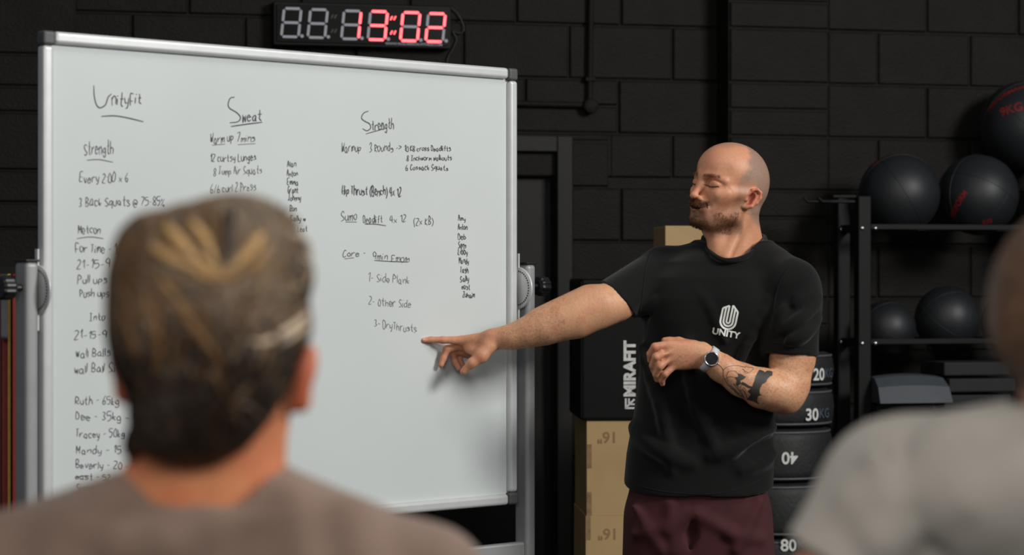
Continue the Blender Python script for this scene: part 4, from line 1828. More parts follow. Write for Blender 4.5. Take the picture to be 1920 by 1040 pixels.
# sleeves
sa, sb_ = pt(1240, 512, 6.615), pt(1157, 562, 6.50)
dn = (sb_ - sa).normalized()
hemA = [(pt(1160, 563, 6.50), Vector((-.70, -.12, -.70)).normalized())]
vs.cone(sa, pt(1122, 583, 6.452), .069, .064, .03, cut=hemA)
sc_, sd = pt(1484, 546, 6.475), pt(1487, 665, 6.448)
hemB = [(pt(1487, 662, 6.45), Vector((-.13, -.03, -.98)).normalized())]
vs.cone(sc_, pt(1486, 690, 6.442), .072, .070, .035, cut=hemB)
vs.cone(pt(1472, 600, 6.45), pt(1470, 690, 6.44), .05, .057, .03, cut=hemB)
vs.ell(pt(1508, 560, 6.46), (.045, .06, .09), .03)
# folds
FD = [([(1536, 560, 6.43), (1500, 598, 6.382), (1462, 622, 6.386)], .011), ([(1538, 596, 6.43), (1508, 628, 6.376), (1475, 642, 6.372)], .011), ([(1470, 575, 6.395), (1452, 625, 6.41)], .009), ([(1520, 540, 6.42), (1490, 570, 6.39)], .009),
      ([(1240, 560, 6.47), (1200, 590, 6.50)], .010), ([(1215, 520, 6.52), (1180, 575, 6.46)], .008),
      ([(1260, 520, 6.50), (1320, 560, 6.44), (1360, 640, 6.42)], .006), ([(1440, 560, 6.43), (1400, 650, 6.425), (1380, 700, 6.425)], .006),
      ([(1450, 800, 6.50), (1400, 835, 6.435), (1330, 855, 6.425)], .008), ([(1450, 850, 6.50), (1390, 880, 6.435)], .008),
      ([(1440, 770, 6.50), (1380, 800, 6.43)], .007), ([(1200, 650, 6.50), (1240, 760, 6.44), (1260, 880, 6.43)], .006),
      ([(1186, 800, 6.53), (1230, 840, 6.44), (1300, 870, 6.43)], .007), ([(1448, 690, 6.5), (1420, 760, 6.44)], .007),
      ([(1290, 640, 6.425), (1300, 740, 6.425), (1340, 840, 6.425)], .005)]


def taper(pts, r):
    q = [pt(*p) for p in pts]
    q = [Vector(p) for p in spline(q, 4)] if len(q) > 2 else [q[0].lerp(q[1], t) for t in (0, .25, .5, .75, 1)]
    n = len(q) - 1
    return q, [r * (.25 + .75 * math.sin(math.pi * i / n)) for i in range(n + 1)]


for pts, r in FD:
    q, rs = taper(pts, r)
    if pts[0][1] > 630:
        q = [p + Vector((0, .004, 0)) for p in q]
    vs.chain(q, rs, .02 if pts[0][1] < 630 else .035)
for pts in ([(1246, 545, 6.49), (1206, 600, 6.50)], [(1455, 828, 6.49), (1400, 857, 6.428)],
            [(1260, 700, 6.425), (1280, 820, 6.42)]):
    q, rs = taper(pts, .006)
    vs.chain(q, rs, .02 if pts[0][1] < 630 else .04, 's')
# hem: slanting cut, hollow underside
vs.op(lambda x, y, z: (z - (.868 + .30 * (y - 6.43) - .06 * np.abs(x - .5))) + 0 * x, (.1, 6.2, .7), (1, 6.9, .92), .004, 's')
vs.loft([.80, .90, .93], [.507] * 3, [6.555] * 3, [.176, .176, .12], [.113, .113, .08], .01, 's')
# neck opening and sleeve openings
vs.cone(P(1376, 486, 6.57), P(1374, 400, 6.57), .070, .086, .008, 's')
vs.ell(P(1364, 462, 6.485), (.062, .06, .040), .012, 's')
vs.cone(pt(1172, 556, 6.52), pt(1105, 594, 6.43), .0555, .0575, .004, 's')
vs.cone(pt(1486, 648, 6.45), pt(1486, 720, 6.44), .0615, .063, .004, 's')
sv, sf = vs.arrays()
del vs
sv = relax(sv, sf, 2, .5)
tee = sdf_obj('tshirt', sv, sf, M_TEE, man)
BVH_TEE = BVHTree.FromPolygons([tuple(p) for p in sv], [tuple(map(int, q)) for q in sf])
# ribbed collar
m = MB()
ring = [(1319, 450, 6.575), (1326, 466, 6.52), (1342, 481, 6.475), (1362, 488, 6.458), (1390, 484, 6.47), (1415, 470, 6.505), (1431, 453, 6.55),
        (1432, 444, 6.60), (1412, 439, 6.645), (1376, 437, 6.66), (1338, 440, 6.64), (1321, 444, 6.61)]
rp = spline([P(*q) for q in ring] + [P(*ring[0])], 5)
m.tube(rp, .0072, 8, False)
m.build('collar', M_TEE, tee)
# stitched hems of sleeves
# ------------------------------------------------------------------ chest print, tattoo: laid on the surface they are on


def project(bvh, px, py, off=.0009, near=None):
    d = ray(px, py).normalized()
    hit = bvh.ray_cast(CAM, d)
    if hit[0] is None:
        return P(px, py, near or 6.4)
    return hit[0] - d * off


def flat_poly(m, pts, bvh, step=3.0, off=.0009):
    rj = random.Random(len(pts))
    fine = []
    for a, b in zip(pts, pts[1:] + pts[:1]):
        fine.append(a)
        fine.append(((a[0] + b[0]) / 2 + rj.uniform(-.9, .9), (a[1] + b[1]) / 2 + rj.uniform(-.9, .9)))
    pts = fine
    bm = bmesh.new()
    vs_ = [bm.verts.new((p[0], p[1], 0)) for p in pts]
    for t in tessellate_polygon([[Vector((p[0], p[1], 0)) for p in pts]]):
        try:
            bm.faces.new([vs_[i] for i in t])
        except ValueError:
            pass
    grid_cut(bm, step)
    bm.verts.index_update()
    m.add([project(bvh, v.co.x, v.co.y, off) for v in bm.verts], [[v.index for v in f.verts] for f in bm.faces])
    bm.free()


def flat_line(m, pts, wpx, bvh, off=.0009, n=8):
    q = spline(pts, n)
    v = []
    for i in range(len(q)):
        d = q[min(i + 1, len(q) - 1)] - q[max(i - 1, 0)]
        L = math.hypot(*d) or 1
        nn = np.array((-d[1], d[0])) / L * wpx / 2
        v += [project(bvh, *(q[i] + nn), off), project(bvh, *(q[i] - nn), off)]
    m.add(v, [(2 * i, 2 * i + 1, 2 * i + 3, 2 * i + 2) for i in range(len(q) - 1)])


def stitch(name, pts, r=.0016, par=None):
    q = MB()
    q.tube([project(BVH_TEE, p[0], p[1], .0002) for p in spline(pts, 7)], r, 6)
    q.build(name, M_TEE, par)


stitch('armhole_seam', [(1492, 489), (1474, 508), (1460, 536), (1452, 570), (1450, 605)], .0020, tee)
stitch('armhole_seam', [(1222, 470), (1212, 500), (1206, 540), (1200, 585)], .0018, tee)
stitch('hem_stitch', [(1447, 641), (1470, 645), (1500, 650), (1530, 654)], .0010, tee)
stitch('hem_stitch', [(1180, 903), (1215, 915), (1260, 923), (1330, 926), (1390, 915), (1436, 893)], .0010, tee)


def lg(x, y):
    return (1320 + x / 10.4, 550 + y / 10.4)


m = MB()
LW = 3.5
axl = np.array((-.115, .46))        # leg direction of the slanted emblem


def upath(pts, wd):
    q = [lg(*p) for p in pts]
    flat_line(m, q, wd, BVH_TEE, .0012, 6)


def bar(pts):
    q = [lg(*p) for p in pts]
    for a, b in zip(q[:-1], q[1:]):
        flat_line(m, [a, ((a[0] + b[0]) / 2, (a[1] + b[1]) / 2), b], LW, BVH_TEE, .0012, 4)


cxe, cye = 470, 545
dxu, dyu = .205, -.979            # towards the top of the emblem


def uband(r, tl, tr):
    """one U: half circle of radius r round (cxe, cye) with legs to heights tl, tr"""
    px_, py_ = dyu, -dxu           # to the left
    L0 = (cxe + px_ * r, cye + py_ * r)
    R0 = (cxe - px_ * r, cye - py_ * r)
    pts = [(L0[0] + dxu * tl, L0[1] + dyu * tl), (L0[0] + dxu * tl * .5, L0[1] + dyu * tl * .5)]
    for t in np.linspace(0, math.pi, 13):
        pts.append((cxe + px_ * r * math.cos(t) - dxu * r * math.sin(t), cye + py_ * r * math.cos(t) - dyu * r * math.sin(t)))
    pts += [(R0[0] + dxu * tr * .5, R0[1] + dyu * tr * .5), (R0[0] + dxu * tr, R0[1] + dyu * tr)]
    flat_line(m, [lg(*p) for p in pts], LW, BVH_TEE, .0012, 4)
    return pts[0], pts[-1]


a0, a1 = uband(150, 235, 215)
b0, b1 = uband(91, 270, 280)
c0, c1_ = uband(33, 305, 325)
for q in ((a0, b0, c0), (a1, b1, c1_)):
    flat_line(m, [lg(*q[0]), lg((q[0][0] + q[2][0]) / 2, (q[0][1] + q[2][1]) / 2), lg(*q[2])], LW, BVH_TEE, .0012, 5)
m.build('chest_emblem', M_WHITE, tee)
bm = text_bm('UNITY', 12.5, .45, 1.5, space=1.02)
xs = [v.co.x for v in bm.verts]
kx = 53 / (max(xs) - min(xs))
ang = R(11.5)


def lt(co):
    x, y = co.x * kx, co.y * 1.28
    px = 1361 + x * math.cos(ang) + y * .18
    py = 625 + x * math.sin(ang) * .92 - y
    return project(BVH_TEE, px, py, .0012)


bm_obj('chest_lettering', bm, M_WHITE, tee, lt)

M_TAT = mat('tattoo_ink', rgb(58, 52, 48), 0.55, var=0.15, scale=120)
M_TATL = mat('tattoo_shading', rgb(112, 92, 74), 0.55, var=0.15, scale=120)
tz = lambda x, y: (1180 + x / 4.727, 600 + y / 4.727)
m = MB()
for pl in ([(1150, 440), (1180, 445), (1200, 460), (1225, 445), (1270, 455), (1268, 490), (1235, 510), (1215, 545), (1180, 565), (1160, 600), (1155, 650), (1178, 664), (1142, 672), (1132, 715), (1152, 748),
            (1105, 722), (1040, 702), (1075, 655), (1050, 632), (1078, 604), (1040, 592), (1000, 572), (985, 556), (1000, 545), (1050, 573), (1090, 588), (1108, 540), (1122, 490)],
           [(930, 505), (965, 500), (958, 470), (1000, 480), (1035, 500), (1010, 525), (985, 532), (992, 560), (962, 580), (992, 610), (945, 572), (952, 540)]):
    flat_poly(m, [tz(*p) for p in pl], BVH_BODY, 2.0, .0006)
for ln_, wd in (([(780, 388), (808, 408), (832, 442), (835, 500), (868, 560), (910, 610), (980, 662)], 1.0), ([(832, 442), (860, 418), (900, 405), (960, 402), (1010, 412), (1060, 414), (1102, 426), (1062, 462), (1032, 452), (1000, 432)], .8),
                ([(862, 470), (900, 450), (940, 452), (958, 472)], .7), ([(850, 520), (890, 500), (930, 506)], .7), ([(1012, 430), (1022, 455), (1040, 470), (1060, 462)], .7),
                ([(880, 450), (862, 500), (876, 545)], .7), ([(1000, 560), (985, 600), (1000, 640), (1010, 680)], .8), ([(1010, 590), (1030, 620), (1020, 660)], .7)):
    flat_line(m, [tz(*p) for p in ln_], wd, BVH_BODY, .0006, 6)
m.build('tattoo', M_TAT, body)
m = MB()
for ln_ in ([(890, 575), (920, 600), (950, 625)], [(905, 595), (940, 625), (975, 650)], [(925, 560), (955, 600), (990, 630)], [(930, 630), (965, 655), (1000, 680)], [(960, 600), (985, 640), (1020, 690)], [(1000, 610), (1030, 650), (1045, 690)]):
    flat_line(m, [tz(*p) for p in ln_], 2.0, BVH_BODY, .0005, 6)
m.build('tattoo_shading', M_TATL, body)

# ------------------------------------------------------------------ shorts, shoes, watch
M_SHORT = mat('maroon_cotton', rgb(62, 26, 29), 0.8, var=0.08, scale=20, bump=0.1, bscale=500, sheen=0.03, spec=0.25)
vt = Vol((.20, 6.25, .40), (.84, 6.85, .98), .005)
vt.loft([.62, .80, .88, .93, .965], [.503, .503, .505, .507, .507], [6.56] * 5, [.194, .192, .186, .174, .165], [.118, .122, .118, .112, .1], .0, p=2.5)
for (x0, x1, y1) in ((.405, .390, 6.555), (.605, .63, 6.53)):
    vt.cone((x0, 6.555, .80), (x1, y1, .50), .098, .094, .02, cut=[(Vector((x1, y1, .51)), Vector((0, 0, -1)))])
    vt.cone((x1, y1, .53), (x1, y1, .40), .078, .09, .005, 's')
for pts in ([(1300, 955, 6.44), (1296, 1000, 6.45), (1292, 1060, 6.47)],):
    vt.chain([pt(*p) for p in pts], [.004] * 3, .03, 's')
for pts, r in (([(1300, 960, 6.445), (1250, 990, 6.45), (1190, 1000, 6.47)], .006), ([(1310, 965, 6.445), (1370, 1000, 6.44), (1425, 1010, 6.47)], .006),
               ([(1188, 950, 6.47), (1240, 1030, 6.45)], .006), ([(1425, 940, 6.47), (1380, 1030, 6.44)], .006), ([(1255, 945, 6.45), (1265, 1030, 6.45)], .005)):
    vt.chain([pt(*p) for p in pts], [r * .8] * len(pts), .03)
tv, tf = vt.arrays()
del vt
sdf_obj('shorts', relax(tv, tf, 2), tf, M_SHORT, man)
M_SHOE = mat('black_trainer', rgb(32, 32, 34), 0.6, var=0.1)
for (x_, y_) in ((.375, 6.60), (.65, 6.56)):
    q = Vol((x_ - .08, y_ - .24, -.002), (x_ + .08, y_ + .1, .14), .004)
    q.loft([.0, .03, .06], [x_] * 3, [y_ - .07] * 3, [.05, .05, .04], [.145, .142, .12], .0, p=2.6)
    q.cone((x_, y_ - .005, .05), (x_, y_, .09), .046, .045, .03)
    q.cone((x_, y_ + .0, .08), (x_, y_, .16), .037, .042, .004, 's')
    a, b = q.arrays()
    sdf_obj('shoe', relax(a, b, 2), b, M_SHOE, man)

M_STRAP = mat('light_grey_watch_strap', rgb(196, 196, 198), 0.5, var=0.04)
M_DIAL = mat('dark_watch_face', rgb(34, 33, 34), 0.25, var=0.3, scale=150)
wa, wb_ = pt(1316, 665, 6.36), pt(1345, 685, 6.363)
wd = (wb_ - wa).normalized()
wcx = pt(1329, 672.5, 6.36)
nrm = (CAM - wcx).normalized()
nrm = (nrm - wd * nrm.dot(wd)).normalized()
nrm = (nrm + Vector((0, 0, .12))).normalized()
nrm = (nrm - wd * nrm.dot(wd)).normalized()
tv_ = nrm.cross(wd)
watch = MB()
n = 40
V, F = [], []
for i in range(n):
    t = 2 * math.pi * i / n
    d = nrm * math.cos(t) + tv_ * math.sin(t)
    hit = BVH_BODY.ray_cast(wcx + d * .08, -d)
    rr = (hit[0] - wcx).length if hit[0] is not None else .028
    rr = min(max(rr, .020), .033)
    for (s_, o_) in ((-1, .0005), (1, .0005), (1, .0032), (-1, .0032)):
        V.append(wcx + wd * s_ * .0095 + d * (rr + o_))
for i in range(n):
    k = (i + 1) % n
    for j in range(4):
        jj = (j + 1) % 4
        F.append((i * 4 + j, i * 4 + jj, k * 4 + jj, k * 4 + j))
watch.add(V, F, True)
wt = watch.build('watch_strap', M_STRAP, man)
hit = BVH_BODY.ray_cast(wcx + nrm * .08, -nrm)
wc0 = (hit[0] if hit[0] is not None else wcx + nrm * .03) + nrm * .0015
axw = Matrix((wd, tv_ * -1, nrm)).transposed()
if axw.determinant() < 0:
    axw = Matrix((wd, tv_, nrm)).transposed()
m = MB()
m.lathe(wc0, [(0, 0), (.0185, 0), (.0198, .002), (.0198, .0075), (.0185, .0095), (.0165, .0098), (.0163, .0085), (0, .0085)], 40, axw)
m.tube([wc0 + wd * .019 + nrm * .005, wc0 + wd * .0225 + nrm * .005], .0022, 8)
cs = m.build('watch_case', M_CHROME, wt)
m = MB()
m.lathe(wc0 + nrm * .0088, [(0, .0004), (.0162, .0)], 40, axw)
m.build('watch_face', M_DIAL, wt)


# ------------------------------------------------------------------ woman in the foreground, seen from behind
YF = 2.39


def F_(px, py, dY=0.0):
    p = P(px, py, YF)
    p.y += dY
    return p


M_SWEAT = mat('taupe_sweater', rgb(122, 102, 90), 0.9, var=0.05, scale=30, bump=0.08, bscale=350, sheen=0.2, spec=0.2)
M_HAIRW = mat('streaked_hair', (0, 0, 0), 0.5, var=0.3, scale=160, attr='Col', spec=0.35, bump=0.5, bscale=90)
HMW = head_frame(180 - 12, -2, 0)          # faces away from the camera
HCW = F_(402, 640, .0)
vw = Vol(F_(150, 1010) - Vector((0, .25, 0)), F_(660, 420) + Vector((0, .25, 0)), .0032)
TW = build_head(vw, HCW, HMW, .97, False, False)
# ears
for sgn, c in ((1, F_(566, 706, .01)), (-1, F_(226, 690, .01))):
    vw.ell(c, (.012, .020, .033), .008, M=np.array(Matrix.Rotation(R(sgn * 16), 3, 'Y')))
    vw.ell(c + Vector((-.0, 0, -.024)), (.008, .01, .012), .008)
vw.cone(F_(398, 760, .0), F_(382, 925, .015), .062, .064, .03)
vw.cone(F_(350, 810, .03), F_(255, 960, .03), .04, .032, .04)
vw.cone(F_(440, 810, .03), F_(480, 960, .03), .035, .03, .04)
wv, wf_ = vw.arrays()
del vw
vq = Vol((-.65, 2.2, -.01), (.2, 2.65, 1.25), .006)
vq.loft([.72, .95, 1.15, 1.22], [-.30] * 4, [2.41] * 4, [.15, .14, .18, .1], [.1, .09, .09, .06], .0)
for sg in (-1, 1):
    vq.chain([(-.30 + sg * .08, 2.42, .78), (-.30 + sg * .09, 2.42, .42), (-.30 + sg * .095, 2.44, .08)], [.085, .055, .036], .02)
bv, bf = vq.arrays()
del vq
BV, BF = join([(wv, wf_), (bv, bf)])
nz3 = vnoise(BV, 30, 3)
wc_ = np.repeat(np.array(rgb(216, 142, 100))[None], len(BV), 0)
wc_ = mixc(wc_, rgb(200, 112, 76), sstep(.4, .8, nz3) * .5)
er = (np.abs(BV[:, 0] - HCW.x) > .078) & (BV[:, 2] > F_(0, 790).z)
wc_ = mixc(wc_, rgb(196, 84, 60), er * .6)
woman = empty('person', (F_(402, 520).x, YF, 0), 'person seen from behind with short streaked blonde hair and taupe sweater at left front', 'person')
sdf_obj('body', BV, BF, M_SKIN, woman, wc_)

# sweater
vq = Vol((-.78, 2.1, .6), (.24, 2.72, 1.30), .0045)
vq.cone(F_(392, 962, .02), F_(790, 1102, .02), .070, .058, .03)
vq.cone(F_(392, 962, .02), F_(-25, 1090, .02), .070, .060, .03)
vq.loft([.62, .80, .95, 1.08, 1.16, 1.20], [-.30, -.30, -.30, -.30, -.30, -.30], [2.42] * 6, [.20, .185, .185, .20, .19, .12], [.13, .12, .115, .12, .1, .07], .04)
vq.chain([F_(800, 1110, .02), F_(900, 1500, .02), F_(880, 1900, -.05)], [.058, .05, .04], .03)
vq.chain([F_(-30, 1100, .02), F_(-120, 1500, .02), F_(-100, 1900, -.05)], [.058, .05, .04], .03)
vq.ell(F_(362, 846, .0), (.077, .11, .041), .012, 's')
vq.cone(F_(385, 930, .01), F_(395, 800, .01), .066, .075, .01, 's')
vq.chain([F_(165, 968, -.045), F_(250, 1012, -.056), F_(330, 1008, -.058), F_(395, 985, -.05)], [.006, .008, .007, .004], .04)
for pts in ([(560, 940, -.03), (580, 1040, -.06)], [(660, 960, -.025), (690, 1060, -.055)], [(120, 985, -.025), (140, 1080, -.055)]):
    vq.chain([F_(*p) for p in pts], [.006, .006], .05)
v_, f_ = vq.arrays()
del vq
sdf_obj('sweater', relax(v_, f_, 2), f_, M_SWEAT, woman)
M_TROUS = mat('dark_leggings', rgb(34, 36, 42), 0.8, var=0.08)
vq = Vol((-.56, 2.25, .03), (-.04, 2.6, .80), .006)
vq.loft([.62, .70, .78], [-.30] * 3, [2.42] * 3, [.165, .165, .15], [.11, .11, .1], .0)
for sg in (-1, 1):
    vq.chain([(-.30 + sg * .08, 2.42, .70), (-.30 + sg * .09, 2.42, .42), (-.30 + sg * .095, 2.44, .10)], [.092, .062, .043], .02)
v_, f_ = vq.arrays()
sdf_obj('leggings', relax(v_, f_, 1), f_, M_TROUS, woman)
for sg in (-1, 1):
    q = Vol((-.30 + sg * .095 - .07, 2.36, -.002), (-.30 + sg * .095 + .07, 2.72, .12), .005)
    q.loft([.0, .03, .06], [-.30 + sg * .095] * 3, [2.51] * 3, [.043, .043, .034], [.125, .122, .1], .0, p=2.6)
    q.cone((-.30 + sg * .095, 2.44, .05), (-.30 + sg * .095, 2.44, .09), .04, .042, .03)
    v_, f_ = q.arrays()
    sdf_obj('shoe', relax(v_, f_, 1), f_, M_SHOE, woman)

# ---- swept-up short hair: a base volume plus individual locks
vq = Vol(F_(170, 900) - Vector((0, .2, 0)), F_(620, 330) + Vector((0, .25, 0)), .0032)
vq.ell(F_(398, 560, .0), (.086, .122, .090), .0)
vq.ell(F_(330, 520, -.03), (.062, .085, .060), .03)
vq.ell(F_(455, 470, -.01), (.062, .09, .056), .03)
vq.ell(F_(316, 635, -.035), (.054, .085, .062), .03)
vq.ell(F_(440, 640, -.035), (.066, .088, .080), .03)
vq.ell(F_(384, 745, -.03), (.064, .080, .062), .03)
vq.ell(F_(352, 800, -.02), (.050, .070, .030), .03)
vq.ell(F_(552, 520, .0), (.019, .04, .024), .015)
vq.ell(F_(288, 452, -.01), (.030, .06, .024), .02)
vq.ell(F_(562, 610, .0), (.012, .04, .022), .015)
vq.ell(F_(247, 835, .0), (.008, .03, .014), .02)
b_v, b_f = vq.arrays()
b_v = relax(b_v, b_f, 2)
BVH_HW = BVHTree.FromPolygons([tuple(p) for p in b_v], [tuple(map(int, q)) for q in b_f])
del vq

LK = []           # (control points in px, width px, colour)
CB, CD, CM, CG, CL = (180, 144, 94), (40, 28, 18), (92, 68, 44), (112, 98, 82), (198, 176, 150)
# hand-placed main locks (the bright V of swept strands, curls low down)
HAND = [([(313, 425), (340, 455), (373, 488), (408, 508)], 24, CB), ([(358, 415), (383, 445), (396, 475), (408, 502)], 20, CB), ([(285, 462), (328, 488), (373, 506), (423, 514)], 24, (160, 126, 80)),
        ([(490, 436), (471, 468), (448, 492), (424, 510)], 24, CB), ([(508, 455), (480, 494), (438, 516)], 18, (146, 114, 74)), ([(368, 515), (412, 520), (455, 512)], 22, (146, 112, 70)),
        ([(500, 470), (490, 520), (485, 570)], 22, (120, 96, 66)), ([(300, 520), (330, 560), (372, 590)], 18, (128, 98, 58)),
        ([(541, 436), (570, 450), (582, 478), (574, 496)], 16, (176, 158, 138)), ([(566, 486), (584, 510), (580, 545), (556, 566)], 14, (60, 48, 38)), ([(540, 500), (556, 520), (552, 550)], 16, (128, 112, 96)),
        ([(422, 400), (428, 435), (426, 470), (418, 492)], 24, CD), ([(440, 380), (436, 430), (428, 480)], 16, (62, 46, 32)), ([(360, 395), (350, 430), (352, 470)], 18, CM),
        ([(500, 380), (510, 420), (520, 450)], 20, CG), ([(460, 370), (480, 400), (500, 440)], 24, (104, 90, 76)), ([(420, 368), (450, 372), (490, 392)], 26, (122, 106, 92)),
        ([(300, 400), (350, 385), (410, 372)], 24, (112, 92, 70)), ([(262, 420), (300, 400), (350, 392)], 24, (96, 76, 54)),
        ([(575, 590), (545, 615), (500, 640), (470, 640)], 18, CL), ([(578, 610), (550, 630), (515, 650)], 14, CL), ([(560, 480), (580, 500), (574, 530), (550, 540)], 16, (150, 132, 112)),
        ([(540, 500), (565, 520), (570, 560), (540, 590)], 16, CD), ([(270, 560), (290, 600), (300, 660), (290, 700)], 22, (112, 80, 44)), ([(330, 560), (360, 610), (400, 660), (420, 700)], 22, (112, 80, 44)),
        ([(230, 590), (250, 640), (262, 690)], 20, (96, 68, 38)), ([(225, 530), (240, 580), (244, 640)], 20, (84, 60, 36)), ([(470, 570), (440, 620), (430, 680)], 22, (74, 54, 34)),
        ([(500, 600), (520, 640), (510, 700), (480, 740)], 22, (70, 54, 38)), ([(470, 720), (440, 760), (450, 800)], 20, (84, 66, 48)), ([(420, 740), (400, 700), (385, 720)], 14, (96, 72, 46)),
        ([(430, 780), (460, 760), (490, 790), (470, 830)], 16, (70, 56, 42)), ([(520, 700), (515, 750), (500, 800)], 16, (88, 72, 56)), ([(260, 700), (270, 760), (262, 820)], 18, (56, 40, 26)),
        ([(250, 800), (246, 830), (236, 860)], 10, (70, 52, 36)), ([(280, 440), (262, 500), (258, 550)], 20, (78, 56, 36)), ([(240, 480), (228, 520), (226, 570)], 18, (66, 48, 32)),
        ([(560, 540), (568, 580), (560, 620)], 14, (96, 80, 62))]
for h in HAND:
    LK.append(h)
rr_ = random.Random(5)
for i in range(820):
    x, y = rr_.uniform(225, 565), rr_.uniform(375, 850)
    dx, dy = (x - 420) / 190, (y - 560) / 190
    if y < 560:
        a = math.atan2(560 - y, 425 - x) + rr_.uniform(-.3, .3)
        L = rr_.uniform(40, 90)
    else:
        a = math.pi / 2 + (x - 400) / 260 + rr_.uniform(-.6, .6)
        L = rr_.uniform(35, 80)
    p0 = (x, y)
    p1 = (x + math.cos(a) * L * .5, y + math.sin(a) * L * .5)
    a += rr_.uniform(-.7, .7)
    p2 = (p1[0] + math.cos(a) * L * .5, p1[1] + math.sin(a) * L * .5)
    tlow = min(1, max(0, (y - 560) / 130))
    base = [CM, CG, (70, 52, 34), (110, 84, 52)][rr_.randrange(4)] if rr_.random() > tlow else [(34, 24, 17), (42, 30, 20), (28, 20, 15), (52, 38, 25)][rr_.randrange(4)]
    LK.append(([p0, p1, p2], rr_.uniform(4.5, 10), base))


def hair_mesh(name, bvh, base_v, base_f, locks, Y0, cam_pt, base_col, parent, m_):
    V, Fq, Cc = [], [], []
    for pts, wpx, col in locks:
        q = spline(pts, 6)
        n = 7
        path = []
        ok = True
        for k, p in enumerate(q):
            d = ray(p[0], p[1])
            hit = bvh.ray_cast(CAM, d.normalized())
            if hit[0] is None:
                hit = bvh.find_nearest(P(p[0], p[1], Y0))
                pos = hit[0] + hit[1] * .002
                nn = hit[1]
                if (hit[0] - P(p[0], p[1], Y0)).length > .12:
                    ok = False
            else:
                pos, nn = hit[0], hit[1]
            path.append((pos, nn))
        if not ok:
            continue
        k0 = len(V)
        N = len(path)
        r0 = wpx / FPX * Y0 / 2
        c = np.array(rgb(*col))
        for i, (pos, nn) in enumerate(path):
            t = i / (N - 1)
            r = r0 * (1 - .75 * t ** 1.6) * (.55 + .45 * min(1, t * 4))
            d = (path[min(i + 1, N - 1)][0] - path[max(i - 1, 0)][0])
            d = d.normalized() if d.length > 1e-6 else Vector((1, 0, 0))
            s_ = d.cross(nn).normalized()
            up = s_.cross(d)
            for j in range(n):
                a = 2 * math.pi * j / n
                V.append(pos + nn * r * .15 + (s_ * math.cos(a) + up * math.sin(a) * .6) * r)
                Cc.append(c)
        for i in range(N - 1):
            for j in range(n):
                jj = (j + 1) % n
                Fq.append((k0 + i * n + j, k0 + i * n + jj, k0 + (i + 1) * n + jj, k0 + (i + 1) * n + j))
    V = np.array([tuple(p) for p in V])
    Fq = np.array(Fq)
    VV, FF = join([(base_v, base_f), (V, Fq)])
    cc = np.concatenate([base_col, np.array(Cc)])
    return sdf_obj(name, VV, FF, m_, parent, cc)


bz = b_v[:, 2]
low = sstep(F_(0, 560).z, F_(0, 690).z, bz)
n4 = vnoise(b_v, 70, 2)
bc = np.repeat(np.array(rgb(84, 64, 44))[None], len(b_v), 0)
bc = mixc(bc, rgb(136, 118, 98), sstep(F_(0, 460).z, F_(0, 380).z, bz) * .5)  # crown lightened towards the top: sky light put into the hair colour
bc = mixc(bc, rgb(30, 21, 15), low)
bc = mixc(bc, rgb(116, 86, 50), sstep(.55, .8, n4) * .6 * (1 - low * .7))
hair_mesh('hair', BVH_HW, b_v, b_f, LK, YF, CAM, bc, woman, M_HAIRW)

# ------------------------------------------------------------------ person at the right edge, seen from behind
YR = 2.30


def R_(px, py, dY=0.0):
    p = P(px, py, YR)
    p.y += dY
    return p


M_GREY = mat('light_grey_tshirt', rgb(160, 155, 147), 0.9, var=0.05, scale=30, bump=0.12, bscale=350, sheen=0.15, spec=0.2)
M_HAIRB = mat('brown_hair', rgb(88, 64, 46), 0.5, var=0.35, scale=60, bump=0.4, bscale=120)
RX = R_(2045, 0).x
right = empty('person', (RX, YR, 0), 'person in light grey t-shirt at the right photo edge, seen from behind', 'person')
HCR = R_(2060, 590)
vq = Vol((RX - .36, YR - .22, .78), (RX + .36, YR + .26, 1.60), .005)
build_head(vq, HCR, head_frame(180 + 30, 0, 0), 1.0, False, False)
vq.cone(R_(2045, 650), R_(2045, 800, .01), .056, .062, .03)
vq.loft([.8, .95, 1.1, 1.25, 1.30], [RX] * 5, [YR + .03] * 5, [.15, .14, .15, .16, .1], [.09, .09, .09, .09, .07], .03)
vq.chain([R_(1690, 930, .02), R_(1555, 1135, .0), R_(1500, 1420, -.0)], [.055, .047, .036], .02)
vq.chain([R_(2400, 930, .02), R_(2500, 1200, .02), R_(2470, 1500, .1)], [.055, .045, .034], .02)
vq.ell(R_(1495, 1450, -.0), (.035, .03, .05), .02)
v1, f1 = vq.arrays()
vq = Vol((RX - .3, YR - .2, -.01), (RX + .3, YR + .25, .9), .007)
for sg in (-1, 1):
    vq.chain([(RX + sg * .09, YR + .03, .85), (RX + sg * .1, YR + .03, .45), (RX + sg * .1, YR + .05, .06)], [.085, .055, .036], .02)
v2, f2 = vq.arrays()
v1, f1 = join([(v1, f1), (v2, f2)])
sdf_obj('body', v1, f1, M_SKIN, right, np.repeat(np.array(rgb(206, 140, 110))[None], len(v1), 0))
vq = Vol((RX - .42, YR - .25, .72), (RX + .42, YR + .28, 1.36), .0045)
vq.cone(R_(2045, 862, .02), R_(1692, 932, .02), .070, .069, .03)
vq.cone(R_(2045, 862, .02), R_(2398, 932, .02), .070, .069, .03)
vq.loft([.74, .85, 1.0, 1.12, 1.22, 1.28], [RX] * 6, [YR + .03] * 6, [.19, .185, .185, .20, .185, .12], [.125, .12, .12, .125, .11, .08], .05)
cut1 = [(R_(1592, 1075, .0), Vector((-.52, 0, -.85)))]
vq.cone(R_(1692, 932, .02), R_(1555, 1135, .0), .070, .070, .03, cut=cut1)
cut2 = [(R_(2470, 1090, .0), Vector((.4, 0, -.9)))]
vq.cone(R_(2398, 932, .02), R_(2500, 1170, .02), .070, .066, .03, cut=cut2)
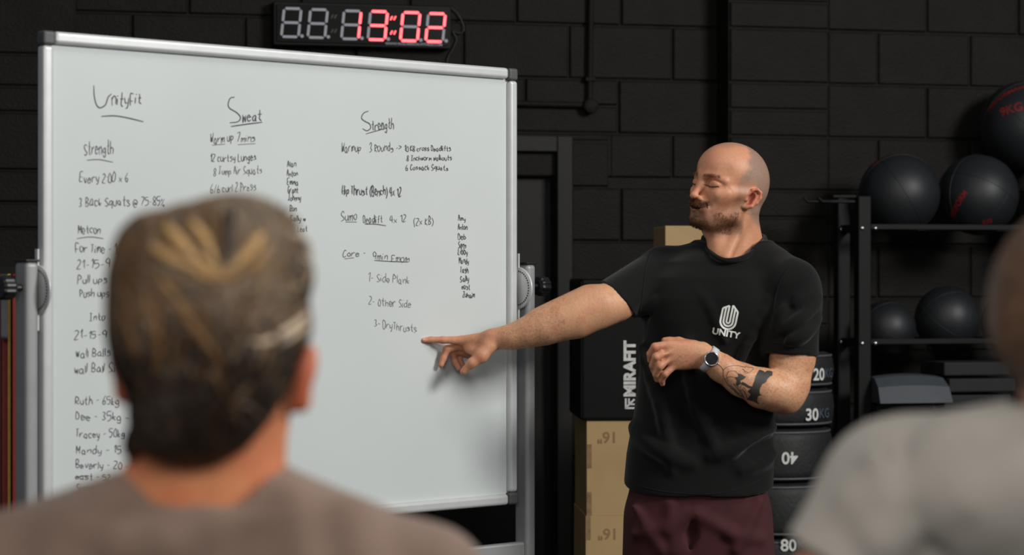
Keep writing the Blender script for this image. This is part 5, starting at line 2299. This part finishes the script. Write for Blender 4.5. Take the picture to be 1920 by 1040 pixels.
vq.chain([R_(1640, 850, -.05), R_(1665, 930, -.06), R_(1700, 1010, -.05)], [.010, .010, .008], .04)
vq.chain([R_(1690, 840, -.05), R_(1720, 930, -.065), R_(1730, 1020, -.07)], [.008, .010, .007], .04, 's')
vq.chain([R_(1590, 930, -.04), R_(1640, 1000, -.06), R_(1650, 1050, -.05)], [.009, .009, .008], .03)
vq.chain([R_(1760, 830, -.06), R_(1790, 930, -.09)], [.014, .014], .04)
vq.chain([R_(1850, 870, -.07), R_(1780, 960, -.1), R_(1750, 1060, -.1)], [.012, .014, .012], .04, 's')
vq.ell(R_(1870, 900, -.06), (.08, .06, .07), .05)
vq.cone(R_(2045, 820, .015), R_(2045, 660, .0), .066, .078, .01, 's')
v1, f1 = vq.arrays()
sdf_obj('tshirt', relax(v1, f1, 2), f1, M_GREY, right)
vq = Vol((RX - .25, YR - .2, .1), (RX + .25, YR + .25, .92), .007)
vq.loft([.72, .80, .90], [RX] * 3, [YR + .03] * 3, [.165, .16, .15], [.108, .105, .1], .0)
for sg in (-1, 1):
    vq.chain([(RX + sg * .085, YR + .03, .80), (RX + sg * .1, YR + .03, .45), (RX + sg * .1, YR + .05, .11)], [.09, .062, .045], .02)
v1, f1 = vq.arrays()
sdf_obj('leggings', relax(v1, f1, 1), f1, M_TROUS, right)
for sg in (-1, 1):
    x_ = RX + sg * .1
    q = Vol((x_ - .07, YR - .05, -.002), (x_ + .07, YR + .32, .12), .005)
    q.loft([.0, .03, .06], [x_] * 3, [YR + .12] * 3, [.043, .043, .034], [.125, .122, .1], .0, p=2.6)
    q.cone((x_, YR + .05, .05), (x_, YR + .05, .09), .04, .042, .03)
    v1, f1 = q.arrays()
    sdf_obj('shoe', relax(v1, f1, 1), f1, M_SHOE, right)
vq = Vol((RX - .15, YR - .18, 1.25), (RX + .15, YR + .2, 1.6), .004)
vq.ell(R_(2045, 555, -.01), (.096, .122, .094), .0)
vq.ell(R_(2010, 620, -.03), (.078, .09, .06), .03)
vq.chain([R_(2000, 560, -.09), R_(1985, 640, -.1), R_(1990, 720, -.1)], [.03, .028, .01], .03)
v1, f1 = vq.arrays()
nv = vnoise(v1 * np.array((3, 3, 1)), 40, 3)
v1 = relax(v1, f1, 2)
sdf_obj('hair', v1, f1, M_HAIRB, right)
